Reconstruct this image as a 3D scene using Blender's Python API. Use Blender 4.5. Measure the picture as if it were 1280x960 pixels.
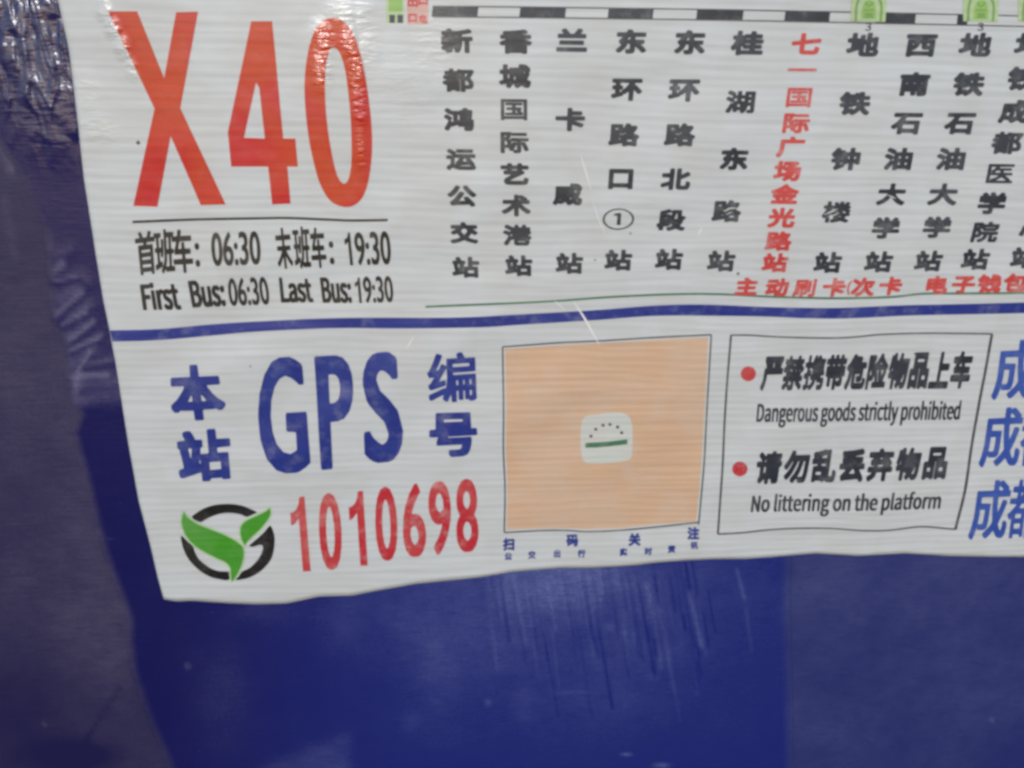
import bpy, bmesh, math, random
import numpy as np
from mathutils import Vector, Matrix, Euler, noise
from mathutils.geometry import tessellate_polygon

for o in list(bpy.data.objects):
    bpy.data.objects.remove(o)
scene = bpy.context.scene
C = scene.collection

# ------------------------------------------------------------------ camera
cam_data = bpy.data.cameras.new('camera')
cam_data.lens = 26.0
cam_data.sensor_width = 36.0
cam_data.clip_start = 0.01
cam_data.clip_end = 200.0
cam = bpy.data.objects.new('camera', cam_data)
C.objects.link(cam)
TILT, YAW = math.radians(20.0), math.radians(5.0)
cam.rotation_euler = Euler((math.pi / 2 - TILT, 0, -YAW), 'XYZ')
cam.location = (0.0, -0.42, 1.55)
scene.camera = cam
scene.render.resolution_x, scene.render.resolution_y = 1024, 768

# ------------------------------------------------------------------ sky and sun
SUN_EL, SUN_AZ = math.radians(29.0), math.radians(-10.0)   # azimuth off the panel's own facing, to the left
world = bpy.data.worlds.new('World')
scene.world = world
world.use_nodes = True
wn = world.node_tree
sky = wn.nodes.new('ShaderNodeTexSky')
sky.sky_type = 'NISHITA'
sky.sun_disc = False
sky.sun_elevation = SUN_EL
sun_dir = Vector((math.sin(SUN_AZ) * math.cos(SUN_EL), -math.cos(SUN_AZ) * math.cos(SUN_EL), math.sin(SUN_EL)))
sky.sun_rotation = math.atan2(sun_dir.x, sun_dir.y)
sky.air_density = 1.0
sky.dust_density = 1.0
bg = wn.nodes['Background']
wn.links.new(sky.outputs[0], bg.inputs[0])
bg.inputs[1].default_value = 0.10
sd = bpy.data.lights.new('sun', 'SUN')
sd.energy = 1.0
sd.angle = math.radians(14)
sd.color = (1.0, 0.985, 0.96)
sun = bpy.data.objects.new('sun', sd)
C.objects.link(sun)
sun.rotation_euler = sun_dir.to_track_quat('Z', 'Y').to_euler()
sun.location = sun_dir * 5
vs = scene.view_settings
vs.view_transform = 'Standard'
vs.look = 'None'
vs.gamma = 1.0
vs.exposure = 0.38
scene.cycles.filter_width = 3.2
scene.cycles.max_bounces = 6

# ------------------------------------------------------------------ picture point -> point on the panel plane
FX = cam_data.lens / cam_data.sensor_width * 1280.0
R3 = np.array(cam.rotation_euler.to_matrix())
CAMP = np.array(cam.location)
PX0, PZ0 = None, None


def plane(px, py):
    """x, z on the panel's front plane (y = 0)"""
    px = np.asarray(px, float); py = np.asarray(py, float)
    d = np.stack([(px - 640.0) / FX, -(py - 480.0) / FX, -np.ones_like(px)], -1) @ R3.T
    t = -CAMP[1] / d[..., 1]
    return CAMP[0] + d[..., 0] * t, CAMP[2] + d[..., 2] * t


def wave(x, z):
    """gentle buckling of the pasted sheet, metres off the panel"""
    return (0.00045 * (1 + np.sin(x * 62 + 9 * np.sin(z * 11) + 1.0)) * (0.5 + 0.5 * np.sin(z * 33 + x * 8))
            + 0.00018 * (1 + np.sin(x * 21 - z * 95)))


SHEET = 0.0014


def P(px, py, lift):
    """world points lying on the sheet's surface (lift above it)"""
    x, z = plane(px, py)
    y = -(SHEET + lift + wave(x, z))
    return np.stack([x, y, z], -1)


# ------------------------------------------------------------------ object helpers
WLOC = {}


def put(name, parent=None, data=None, wloc=(0, 0, 0)):
    o = bpy.data.objects.new(name, data)
    C.objects.link(o)
    w = Vector(wloc)
    WLOC[o] = w
    if parent is not None:
        o.parent = parent
        o.location = w - WLOC[parent]
    else:
        o.location = w
    return o


def mesh_obj(name, V, F, mat, parent=None, smooth=False, attrs=None):
    V = np.asarray(V, float)
    c = (V.max(0) + V.min(0)) / 2
    me = bpy.data.meshes.new(name)
    me.from_pydata((V - c).tolist(), [], [tuple(map(int, f)) for f in F])
    me.materials.append(mat)
    if smooth:
        me.polygons.foreach_set('use_smooth', [True] * len(me.polygons))
    if attrs:
        for k, a in attrs.items():
            at = me.attributes.new(k, 'FLOAT', 'POINT')
            at.data.foreach_set('value', np.asarray(a, np.float32))
    me.update()
    return put(name, parent, me, c)


def thing(o, label, cat, group=None):
    o['label'] = label
    o['category'] = cat
    if group:
        o['group'] = group
    return o


def flat_mesh(polys, cell=None):
    """polys: loops in picture points (outer and holes together) -> verts, tris, optionally cut into cells"""
    loops = [[Vector((float(a), float(b), 0)) for a, b in L] for L in polys]
    tri = tessellate_polygon(loops)
    V = np.array([v[:2] for L in loops for v in L])
    T = []
    for t in tri:
        a, b, c = V[t[0]], V[t[1]], V[t[2]]
        s = (b[0] - a[0]) * (c[1] - a[1]) - (b[1] - a[1]) * (c[0] - a[0])
        if abs(s) > 1e-9:
            T.append(t if s < 0 else (t[0], t[2], t[1]))
    if cell:
        bm = bmesh.new()
        vv = [bm.verts.new((a, b, 0)) for a, b in V]
        for t in T:
            try:
                bm.faces.new([vv[i] for i in t])
            except ValueError:
                pass
        for ax in (0, 1):
            lo, hi = V[:, ax].min(), V[:, ax].max()
            k = math.ceil((lo + .1) / cell) * cell
            while k < hi - .1:
                n = Vector((1, 0, 0)) if ax == 0 else Vector((0, 1, 0))
                bmesh.ops.bisect_plane(bm, geom=bm.verts[:] + bm.edges[:] + bm.faces[:], plane_co=n * k, plane_no=n)
                k += cell
        bm.verts.index_update()
        V = np.array([v.co[:2] for v in bm.verts])
        T = [[v.index for v in f.verts] for f in bm.faces]
        bm.free()
    return V, T


def shape(name, polys, mat, parent, lift=0.00012, cell=None):
    corners = np.concatenate([np.asarray(L, float) for L in polys])
    if cell is None and (corners.max(0) - corners.min(0)).max() > 20:
        cell = 12
    V, T = flat_mesh(polys, cell)
    W = P(V[:, 0], V[:, 1], lift)
    return mesh_obj(name, W, T, mat, parent)


def smooth_line(pts, step=8.0):
    """Catmull-Rom through the points"""
    p = [np.array(a, float) for a in pts]
    p = [2 * p[0] - p[1]] + p + [2 * p[-1] - p[-2]]
    out = []
    for i in range(1, len(p) - 2):
        n = max(1, int(np.hypot(*(p[i + 1] - p[i])) / step))
        for k in range(n):
            t = k / n
            out.append(0.5 * ((2 * p[i]) + (-p[i - 1] + p[i + 1]) * t + (2 * p[i - 1] - 5 * p[i] + 4 * p[i + 1] - p[i + 2]) * t * t
                              + (-p[i - 1] + 3 * p[i] - 3 * p[i + 1] + p[i + 2]) * t ** 3))
    out.append(p[-2])
    return np.array(out)


def stroke(name, pts, w, mat, parent, lift=0.00012, closed=False, taper=False, step=8.0, rough=0.0, rng=random.Random(3)):
    L = smooth_line(pts, step) if len(pts) > 1 else np.array(pts)
    d = np.gradient(L, axis=0)
    d /= np.maximum(np.hypot(d[:, 0], d[:, 1])[:, None], 1e-9)
    n = np.stack([-d[:, 1], d[:, 0]], -1)
    ww = np.full(len(L), w / 2.0)
    if taper:
        ww = ww * np.sin(np.linspace(0.08, math.pi - 0.08, len(L)))
    if rough:
        ww = ww * np.array([1 + rough * (rng.random() - .5) for _ in L])
    A, B = L + n * ww[:, None], L - n * ww[:, None]
    V = np.concatenate([A, B])
    k = len(L)
    W = P(V[:, 0], V[:, 1], lift)
    return mesh_obj(name, W, [(i, i + k, i + k + 1, i + 1) if True else 0 for i in range(k - 1)][::1], mat, parent)


# ------------------------------------------------------------------ lettering outlines (drawn once, kept as points)
GLYPHS = {
    '①': [
        [191,-40,202,-41,276,-25,331,11,341,21,378,77,391,139,391,163,378,228,338,287,276,330,211,343,187,343,125,330,67,291,23,228,7,154,23,74,59,22,72,10,122,-25],
        [187,-13,141,-3,82,34,45,93,35,142,35,160,48,219,82,269,135,306,205,319,264,306,319,269,354,216,367,148,354,87,316,33,267,0,208,-13],
        [189,47,224,45,231,53,231,253,230,260,224,263,193,263,147,247,142,240,142,222,146,216,181,214,185,210,185,56],
    ],
    '一': [
        [14,116,382,115,395,119,401,131,401,178,397,191,382,197,19,197,3,191,-1,178,-1,131,3,121],
    ],
    '七': [
        [188,-42,310,-43,350,-33,368,-18,384,26,388,54,388,75,381,92,344,110,327,106,321,91,317,54,313,44,307,38,193,37,190,38,185,51,185,143,190,147,202,150,384,179,396,186,400,198,400,217,393,248,387,254,374,258,202,231,187,231,185,334,181,346,165,354,137,354,122,347,118,334,116,220,107,215,8,199,1,186,1,168,4,146,11,131,24,124,36,123,104,135,116,133,118,20,125,-8,137,-27,165,-39],
    ],
    '上': [
        [17,-36,375,-38,391,-33,398,-18,398,19,394,34,391,38,375,42,227,42,220,47,221,151,347,153,363,157,370,173,370,210,366,223,351,230,222,231,220,336,216,348,200,356,172,356,159,351,152,333,152,47,144,42,24,42,9,38,1,22,1,-18,6,-31],
    ],
    '东': [
        [151,-53,186,-54,208,-51,229,-44,240,-37,252,-6,254,68,257,68,298,21,337,-32,349,-35,362,-32,380,-22,390,-13,394,6,390,24,368,56,324,107,325,111,349,112,365,120,369,132,369,147,369,169,365,181,349,189,257,189,252,197,253,224,257,229,362,229,378,234,385,249,385,286,381,301,377,305,362,309,220,310,218,329,212,344,195,354,171,361,152,355,135,317,128,309,32,309,16,301,13,289,12,252,17,236,32,229,79,229,83,224,66,199,48,179,43,166,44,147,56,114,75,105,76,101,57,70,16,24,12,3,16,-16,35,-32,51,-38,69,-32,106,8,132,46,150,86,150,111,180,112,185,104,183,28,146,26,134,22,126,6,127,-9,140,-46],
        [159,189,155,192,156,197,173,224,177,228,183,227,183,191],
    ],
    '丢': [
        [333,-51,350,-52,379,-39,386,-23,386,-8,373,23,325,87,319,100,375,101,388,106,395,121,394,161,387,174,375,178,345,180,356,188,361,201,361,238,353,254,338,258,240,259,234,260,234,263,326,277,360,287,363,291,367,306,366,318,361,331,341,353,326,359,267,348,187,338,110,335,101,332,46,332,33,327,27,315,26,300,36,266,45,257,38,238,38,201,43,188,54,180,24,178,9,171,4,158,5,118,11,106,24,101,102,100,92,83,58,49,36,32,32,20,32,1,44,-33,61,-40,113,-31,215,-25,261,-19,292,-19,301,-16,308,-20,323,-46],
        [172,53,171,57,209,101,233,100,239,72,250,60,250,57,246,55,215,55,203,52],
    ],
    '严': [
        [29,-53,37,-54,50,-50,71,-13,87,39,94,85,95,129,369,130,388,137,392,153,392,187,388,199,375,206,344,207,340,212,357,245,362,261,375,269,379,279,380,319,373,335,357,339,46,339,28,332,23,319,24,279,28,269,40,261,45,245,63,212,61,208,34,203,27,190,26,95,23,67,13,36,-4,9,-8,-13,-2,-31,20,-50],
        [197,207,192,212,192,258,197,262,203,262,207,258,207,212,203,207],
    ],
    '主': [
        [19,-42,374,-44,390,-39,397,-24,397,13,393,29,389,32,374,36,239,37,234,44,236,84,340,86,356,92,360,109,360,143,353,158,337,163,239,163,234,167,236,201,356,203,371,207,379,223,379,259,374,273,359,279,266,280,259,293,229,322,196,349,174,359,162,356,145,346,137,336,133,327,133,312,137,299,153,284,153,280,42,279,29,275,22,259,22,226,26,210,29,207,45,203,159,202,166,198,166,167,162,163,63,163,47,158,40,139,40,106,44,93,60,86,162,85,166,81,166,44,162,37,26,36,11,32,3,16,3,-24,8,-37],
    ],
    '乱': [
        [277,-50,343,-51,371,-44,389,-25,399,11,403,39,403,70,398,83,370,98,358,102,345,98,339,85,338,48,333,27,300,25,292,30,292,331,287,348,272,354,244,354,232,350,223,340,207,354,192,357,152,345,69,330,32,327,13,320,7,307,6,288,19,251,3,245,-3,233,-3,193,1,181,17,173,84,173,89,165,89,159,84,155,38,154,26,150,19,138,18,-25,23,-42,38,-48,63,-48,76,-44,81,-34,87,-30,158,-30,164,-32,170,-41,180,-45,207,-45,223,-39,229,-20,247,-42],
        [87,44,83,48,83,61,83,73,87,77,155,78,162,73,162,48,158,44],
        [213,152,161,155,157,159,157,168,164,173,220,173,224,168,224,153],
        [66,251,64,251,65,255,69,256,86,255,84,250],
        [161,250,157,255,157,264,163,270,217,284,224,282,222,251],
    ],
    '交': [
        [34,-57,41,-57,75,-48,127,-30,201,9,223,-5,260,-23,321,-45,361,-55,380,-48,396,-23,400,-10,399,5,392,19,380,24,340,32,312,41,272,60,264,67,306,140,312,139,336,113,349,108,361,112,390,134,394,153,390,171,361,200,333,223,333,227,370,228,386,236,390,248,390,282,384,300,367,305,244,305,239,310,212,356,192,363,155,350,151,337,153,310,149,305,29,305,14,298,9,285,9,270,9,248,14,235,29,228,79,227,78,222,61,208,17,178,12,162,16,137,37,116,50,111,72,118,94,135,100,136,127,88,140,70,137,63,94,41,23,21,9,14,3,-1,3,-17,7,-29,21,-50],
        [198,118,170,159,156,190,171,208,177,227,226,228,230,223,235,202,244,193,245,190,224,143,206,119],
    ],
    '光': [
        [28,-56,33,-57,45,-53,107,-23,136,9,151,30,169,80,176,126,184,130,211,130,216,126,216,-3,223,-31,232,-43,258,-54,285,-57,338,-57,368,-50,385,-34,397,-6,404,43,403,58,400,67,393,74,359,87,344,83,336,67,336,34,331,24,288,23,284,30,285,129,378,131,391,135,397,147,397,187,391,203,378,207,328,207,323,212,366,298,367,317,360,332,319,346,304,339,271,267,254,240,248,209,242,207,236,208,232,212,231,341,224,357,211,361,184,361,168,354,164,338,164,215,159,208,153,209,151,227,138,261,114,310,99,332,85,339,76,340,42,327,38,314,38,295,78,212,73,207,24,207,11,203,4,187,5,147,11,135,21,131,101,130,104,129,105,123,89,77,70,54,58,42,-1,12,-5,-6,-1,-25,18,-51],
    ],
    '公': [
        [334,-50,347,-51,378,-36,386,-19,385,-1,379,15,351,58,287,141,267,145,230,129,226,116,226,104,233,86,244,73,243,66,209,62,163,62,161,64,210,138,234,181,238,193,237,209,231,222,191,238,175,234,168,227,127,153,89,97,61,62,39,46,35,33,35,15,48,-22,61,-29,71,-30,132,-21,252,-14,261,-12,298,-12,305,-16,323,-45],
        [41,129,49,127,62,132,97,166,123,198,145,233,160,261,179,304,179,322,176,332,169,338,135,348,116,344,90,292,67,257,41,224,5,190,1,172,5,153,33,132],
        [355,129,363,127,375,131,400,155,404,172,400,193,368,224,332,266,280,345,261,352,227,339,221,326,220,307,227,289,245,255,306,172,344,133],
    ],
    '兰': [
        [18,-35,374,-37,387,-32,393,-20,394,23,389,36,374,43,23,43,8,36,3,23,4,-20,8,-30],
        [55,82,334,80,347,85,353,97,354,140,349,153,334,160,60,160,47,155,40,140,41,97,44,87],
        [34,192,361,191,375,195,381,208,381,251,377,264,364,270,314,272,315,279,328,300,335,319,334,334,331,343,324,350,291,360,275,356,268,349,251,315,223,272,183,271,177,273,165,300,129,349,121,356,109,360,77,346,72,340,68,331,68,315,71,303,88,279,89,272,38,271,22,263,18,251,18,211,23,198],
    ],
    '关': [
        [37,-55,42,-57,54,-53,119,-25,168,8,208,50,260,-4,291,-25,316,-38,362,-54,377,-48,389,-32,400,-9,400,6,396,19,386,25,352,36,319,55,297,69,280,86,278,92,374,94,386,98,394,114,394,154,389,167,374,174,245,174,237,179,237,191,242,195,352,196,368,203,372,215,372,231,372,255,368,268,352,275,322,276,319,278,335,317,335,332,328,345,291,358,272,355,239,292,229,277,223,275,176,277,153,320,128,351,116,355,106,355,76,339,71,326,71,314,75,302,89,277,54,275,38,268,34,255,34,240,34,215,38,203,54,196,162,195,166,191,166,179,159,174,29,174,13,166,10,154,10,114,17,98,29,94,132,92,122,77,76,45,20,22,4,12,0,-6,4,-25,26,-51],
    ],
    '出': [
        [324,-55,356,-56,369,-52,376,-36,376,142,372,155,361,164,361,302,356,318,338,325,310,325,297,320,290,305,289,216,239,215,235,222,235,336,231,351,215,359,184,359,172,355,164,339,164,219,159,215,116,214,109,219,109,302,105,317,89,325,61,325,48,320,41,305,41,167,37,160,27,155,23,142,23,-9,27,-25,46,-32,304,-32,307,-34,313,-50],
        [98,45,93,53,95,136,162,136,163,47],
        [239,45,235,53,236,136,307,136,307,47],
    ],
    '刷': [
        [134,-49,163,-51,173,-47,177,-40,179,-6,219,-1,234,8,241,15,244,28,246,58,262,51,283,51,289,52,299,59,300,299,299,306,289,312,262,312,249,305,246,179,231,188,241,197,242,203,242,317,237,327,225,331,46,331,40,330,30,323,29,132,19,62,-1,3,0,-18,25,-38,34,-41,47,-34,62,-2,77,-7,96,-8,111,-1,113,117,114,120,120,121,125,114,125,-40,128,-46],
        [285,-49,320,-51,354,-44,374,-31,380,-15,380,332,377,342,366,346,339,345,332,342,328,335,328,22,323,17,280,17,267,9,267,-18,276,-43],
        [182,57,177,62,177,117,182,121,188,121,192,117,192,62,188,57],
        [86,254,82,259,83,264,86,266,182,266,189,262,188,256,185,254],
    ],
    '动': [
        [203,-55,207,-57,220,-52,244,-24,248,-25,255,-43,269,-50,330,-51,346,-47,359,-40,368,-31,384,15,390,65,390,102,393,111,393,169,396,182,396,252,390,265,376,269,312,271,309,339,303,351,290,355,263,355,247,348,243,335,242,274,238,270,210,271,209,308,205,320,189,328,38,328,25,323,18,308,18,271,26,255,41,251,179,251,184,243,184,237,179,233,23,232,7,225,3,212,3,197,3,175,7,163,23,156,44,155,48,151,29,92,13,65,9,52,9,34,19,3,26,-4,38,-7,59,1,155,23,158,21,167,3,166,-15,170,-28,192,-51],
        [278,26,275,28,274,34,285,62,301,135,304,185,309,189,324,189,328,185,329,163,326,154,322,71,316,34,309,26],
        [213,83,210,86,185,151,189,155,210,162,217,188,232,189,236,182,233,151,223,105,217,86],
        [109,91,106,93,105,99,118,139,121,141,123,123,131,102,124,95],
    ],
    '勿': [
        [153,-53,158,-54,171,-50,199,-16,219,1,234,-44,256,-54,305,-54,324,-51,339,-45,354,-29,371,18,380,88,384,168,387,178,387,230,390,242,390,279,382,295,367,299,158,300,154,304,159,319,159,335,152,350,114,361,99,357,93,351,75,301,54,255,25,210,-3,178,-7,165,-7,153,-2,140,25,119,38,115,50,119,64,132,84,159,118,216,124,219,129,218,124,199,97,144,64,98,21,55,15,42,15,27,21,12,44,-8,62,-11,76,-4,127,54,152,92,183,153,206,215,213,219,225,217,217,175,195,116,161,58,131,27,117,8,114,-1,113,-16,118,-29,144,-50],
        [234,24,231,27,257,76,284,156,298,215,302,219,314,219,319,215,319,187,316,178,313,104,303,39,293,26],
    ],
    '包': [
        [143,-47,320,-49,356,-42,375,-33,385,-23,394,-4,401,20,401,51,394,67,363,78,355,85,361,116,364,202,367,214,367,288,360,304,344,308,172,308,168,313,170,334,164,350,147,356,120,363,110,359,104,354,83,313,50,267,-1,217,-5,205,-5,193,2,177,24,158,40,154,55,159,59,156,60,20,67,-13,86,-36,116,-46],
        [160,29,135,31,128,36,127,63,135,68,233,67,237,63,243,41,258,34,307,34,326,40,331,39,326,32,307,29],
        [264,111,260,119,258,225,264,228,295,228,299,223,300,214,297,202,296,159,290,119,286,112],
        [132,145,127,153,132,160,187,160,195,156,195,150,190,145],
    ],
    '北': [
        [127,-52,159,-53,171,-50,179,-34,179,333,175,346,159,352,131,352,115,345,112,333,110,262,27,260,14,256,7,240,7,200,15,184,27,180,110,178,111,120,110,113,101,107,4,71,-2,56,-2,34,2,22,14,0,30,-4,45,0,98,22,110,24,112,-34,116,-47],
        [259,-46,341,-47,359,-44,379,-37,394,-18,407,34,407,80,402,93,375,112,362,115,350,112,342,96,342,65,338,40,335,34,279,33,275,43,275,139,279,149,341,184,391,219,397,231,397,246,394,259,385,271,369,286,356,291,344,287,295,249,276,239,274,333,270,345,255,352,227,352,211,346,207,333,207,19,211,-6,222,-31,236,-40],
    ],
    '医': [
        [32,-28,380,-29,389,-26,389,19,383,23,354,25,354,43,351,49,322,78,281,111,281,114,285,115,368,116,372,123,371,164,362,168,257,168,250,172,250,197,254,201,350,203,354,209,352,247,343,251,192,251,187,255,188,268,192,272,377,273,382,283,381,320,378,326,39,328,29,324,28,-19],
        [82,23,79,25,77,31,79,119,88,115,184,114,182,108,168,94,152,82,131,70,87,52,83,43,86,25],
        [168,24,167,28,195,45,232,80,282,41,295,28,294,24,288,23],
        [79,164,79,184,99,169],
        [131,168,130,172,155,200,195,201,200,197,200,172,195,168],
        [79,204,79,270,132,271,132,265,119,242,92,212],
    ],
    '南': [
        [42,-56,74,-57,90,-50,94,-37,94,15,102,20,163,18,166,-31,172,-43,185,-48,213,-48,228,-41,232,-28,233,15,240,20,249,18,242,0,242,-16,252,-43,259,-53,271,-57,314,-57,354,-47,365,-37,374,-13,374,227,371,240,373,243,391,251,396,264,396,301,389,317,373,321,240,321,236,326,235,344,229,357,216,361,188,361,170,354,165,341,165,326,160,321,25,321,10,314,5,301,6,261,12,249,28,243,29,240,26,227,27,-37,31,-50],
        [99,159,94,163,96,172,109,172,112,169,111,163],
        [302,159,291,163,293,172,305,172,306,163],
        [194,161,190,166,191,173,212,172,210,163],
    ],
    '卡': [
        [174,-56,206,-57,222,-50,226,-37,228,58,246,53,342,11,360,17,376,40,380,52,380,64,373,81,345,96,265,129,263,132,379,134,392,138,399,154,399,194,391,209,376,214,228,215,227,221,231,226,336,226,351,230,359,246,359,283,354,296,339,303,228,304,226,341,222,354,206,361,179,361,166,357,159,344,157,215,22,213,9,209,2,194,2,154,9,138,25,134,157,132,159,-37,163,-50],
    ],
    '危': [
        [31,-57,38,-58,51,-53,82,-8,107,69,114,106,114,149,118,154,120,7,127,-23,140,-40,177,-53,331,-53,361,-46,380,-34,390,-17,400,20,403,53,396,69,358,83,343,79,336,66,335,41,332,32,321,24,192,24,188,32,188,115,189,121,195,123,263,123,270,118,268,109,263,104,238,104,226,107,210,100,206,87,206,72,216,38,220,34,232,30,288,30,310,38,325,53,335,87,341,143,342,186,374,187,390,195,394,207,394,241,389,257,374,264,288,265,286,269,295,290,294,306,289,318,269,331,257,335,183,335,171,352,161,356,128,362,112,356,69,289,37,253,3,226,-3,210,-2,195,6,180,23,164,35,160,44,162,49,158,46,118,39,81,27,47,1,10,-3,-2,-3,-20,1,-33,22,-54],
    ],
    '口': [
        [47,-46,79,-47,92,-43,99,-30,101,-15,107,-13,295,-14,299,-18,304,-37,316,-43,350,-44,366,-37,370,-21,370,296,363,314,347,319,55,319,36,312,32,296,32,-24,36,-40],
        [104,67,99,74,101,237,298,237,298,68],
    ],
    '号': [
        [200,-55,263,-56,294,-46,312,-31,325,-3,338,47,344,84,342,124,371,125,386,132,391,145,390,185,383,198,371,202,349,202,345,207,344,324,337,340,322,344,72,343,60,337,56,324,55,207,51,202,26,202,11,195,6,182,7,142,13,130,23,126,75,124,65,87,65,68,72,55,88,51,263,50,261,34,251,21,211,21,180,23,164,16,160,4,160,-9,173,-46,186,-52],
        [128,264,126,268,131,269,274,268,274,265,269,264],
    ],
    '品': [
        [30,-56,65,-56,75,-53,83,-37,90,-36,126,-37,135,-50,148,-54,173,-54,188,-47,193,-31,193,144,190,157,191,160,197,161,203,160,205,157,202,144,202,-34,206,-50,222,-57,246,-57,260,-53,268,-37,274,-36,320,-37,329,-50,342,-54,370,-54,385,-47,390,-31,389,147,382,163,370,167,333,168,328,172,331,184,331,320,324,338,308,343,96,343,77,336,73,320,73,184,75,172,71,168,34,167,22,163,14,147,14,-37,19,-50],
        [86,45,82,52,83,89,126,89,126,46],
        [271,45,266,52,268,89,320,89,320,46],
        [145,238,141,243,140,252,141,261,145,266,256,266,263,261,263,243,259,238],
    ],
    '国': [
        [28,-43,69,-44,73,-40,75,-25,81,-23,318,-23,325,-25,327,-40,331,-44,368,-45,374,-41,375,320,372,329,35,330,26,327,25,-34],
        [78,29,74,37,75,276,324,277,325,31],
        [87,43,309,41,318,45,319,86,309,92,307,104,287,129,288,133,298,135,301,141,301,181,294,186,226,186,222,194,222,212,226,216,307,218,311,224,311,234,311,261,307,267,97,269,88,265,86,224,91,218,174,215,175,190,171,186,102,184,99,178,98,144,100,137,106,134,174,132,175,101,175,95,171,91,88,89,83,80,83,49],
        [226,91,222,95,221,104,222,129,226,133,230,129,232,117,249,95,245,91],
    ],
    '地': [
        [216,-47,334,-48,368,-41,387,-25,400,9,403,52,399,68,383,77,379,83,385,117,385,240,388,261,384,277,371,287,346,293,334,289,322,279,303,274,302,341,298,353,282,361,251,360,241,357,235,344,234,246,223,239,220,240,219,246,219,304,211,320,199,324,186,324,174,324,162,320,154,304,153,265,119,266,114,270,114,335,110,348,94,355,70,355,57,351,50,335,48,268,17,266,5,262,-3,246,-3,206,2,193,17,186,45,186,49,178,49,104,39,97,8,87,-2,80,-6,67,-6,55,1,33,10,15,26,8,48,14,131,53,153,59,154,3,167,-28,186,-41],
        [223,29,219,37,219,144,220,150,230,155,234,150,234,52,239,39,250,30],
        [288,30,286,30,288,33,295,37,303,49,334,50,338,46,331,30],
        [306,125,302,129,302,184,304,187,316,192,320,187,320,144,316,126],
    ],
    '场': [
        [171,-55,175,-57,189,-52,243,-5,247,-6,261,-46,277,-54,320,-54,345,-47,360,-32,370,-12,383,46,389,102,395,212,388,228,375,232,300,234,308,245,349,280,354,292,355,311,351,323,332,339,317,343,157,343,138,339,135,335,131,320,131,283,138,265,123,263,116,268,115,335,111,348,95,355,68,355,55,349,51,335,49,265,21,263,6,255,2,243,1,228,2,206,6,194,21,186,46,186,51,179,50,92,40,86,6,75,-1,68,-4,59,-5,43,9,3,12,0,28,-4,138,41,148,41,166,32,166,28,138,3,134,-9,135,-25,141,-37,163,-53],
        [271,24,270,28,278,37,308,92,317,114,320,116,315,62,305,25],
        [120,116,117,117,115,123,117,185,135,185,147,160,154,153,166,150,175,152,185,151,180,139,157,117,138,121],
        [163,236,154,262,202,262,198,255,178,242,169,236],
    ],
    '城': [
        [120,-57,128,-58,140,-52,166,-11,172,8,177,12,193,7,191,-17,196,-30,214,-49,227,-55,248,-48,291,-12,312,-38,322,-45,343,-52,356,-52,377,-45,390,-32,403,8,406,32,406,60,399,73,380,85,362,88,360,91,391,183,391,202,383,220,396,228,400,238,400,278,396,291,387,300,380,316,343,350,325,357,313,354,294,360,270,360,257,356,250,340,248,300,143,298,131,292,125,266,119,265,111,269,111,337,107,350,91,357,70,357,54,353,51,349,47,337,46,269,42,265,23,264,11,261,8,257,3,242,4,205,8,191,23,185,42,184,46,180,46,91,42,86,4,72,-2,60,-3,45,11,5,23,-2,94,20,84,-5,84,-23,91,-37,112,-54],
        [196,83,191,88,191,131,196,140,202,141,207,134,203,88,202,85],
        [116,114,113,116,111,122,111,177,113,183,119,185,126,180,127,125,125,118],
        [319,198,318,217,319,220,325,221,329,217,326,202,322,196],
    ],
    '大': [
        [35,-55,43,-56,58,-49,117,-13,166,39,203,102,246,33,292,-16,347,-52,360,-56,375,-50,391,-30,400,-12,401,4,397,16,343,50,300,93,267,145,261,160,262,164,267,165,372,165,387,169,395,185,395,225,390,238,375,245,234,247,235,339,228,354,212,359,187,359,171,351,164,324,164,259,159,247,30,245,14,240,8,225,7,188,11,173,15,169,30,165,135,165,141,164,142,160,139,148,117,108,84,68,67,52,12,20,5,13,1,-6,5,-27,27,-52],
    ],
    '威': [
        [338,-57,346,-58,370,-51,389,-33,402,8,405,35,405,57,399,72,376,88,364,92,355,90,353,94,374,155,384,195,382,223,395,231,399,245,399,285,381,318,355,341,318,359,309,359,293,353,275,360,250,360,234,352,230,340,230,306,226,302,50,302,34,297,27,282,27,125,24,88,14,45,-7,-8,-7,-20,-2,-33,23,-51,38,-55,50,-49,69,-15,81,-30,103,-34,130,-24,179,6,183,5,181,-17,185,-29,207,-51,223,-55,238,-51,275,-22,281,-20,306,-45],
        [336,37,331,45,331,51,343,65,343,51,339,37],
        [84,41,87,52,96,51,100,48,90,41],
        [244,60,232,66,231,69,241,91,244,93,251,69,247,60],
        [306,178,301,192,301,220,306,224,315,224,319,220,316,205,309,180],
    ],
    '子': [
        [115,-56,160,-57,187,-54,218,-44,226,-37,235,-13,237,101,381,103,397,110,401,123,401,163,394,179,378,183,244,184,336,249,363,277,367,295,363,314,338,333,326,336,314,334,64,334,49,329,45,326,41,314,41,274,49,258,64,254,195,252,172,234,168,221,167,187,163,183,21,183,8,178,2,166,1,123,9,107,24,103,166,101,166,24,104,22,92,16,88,6,88,-16,101,-46,107,-53],
    ],
    '学': [
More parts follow.
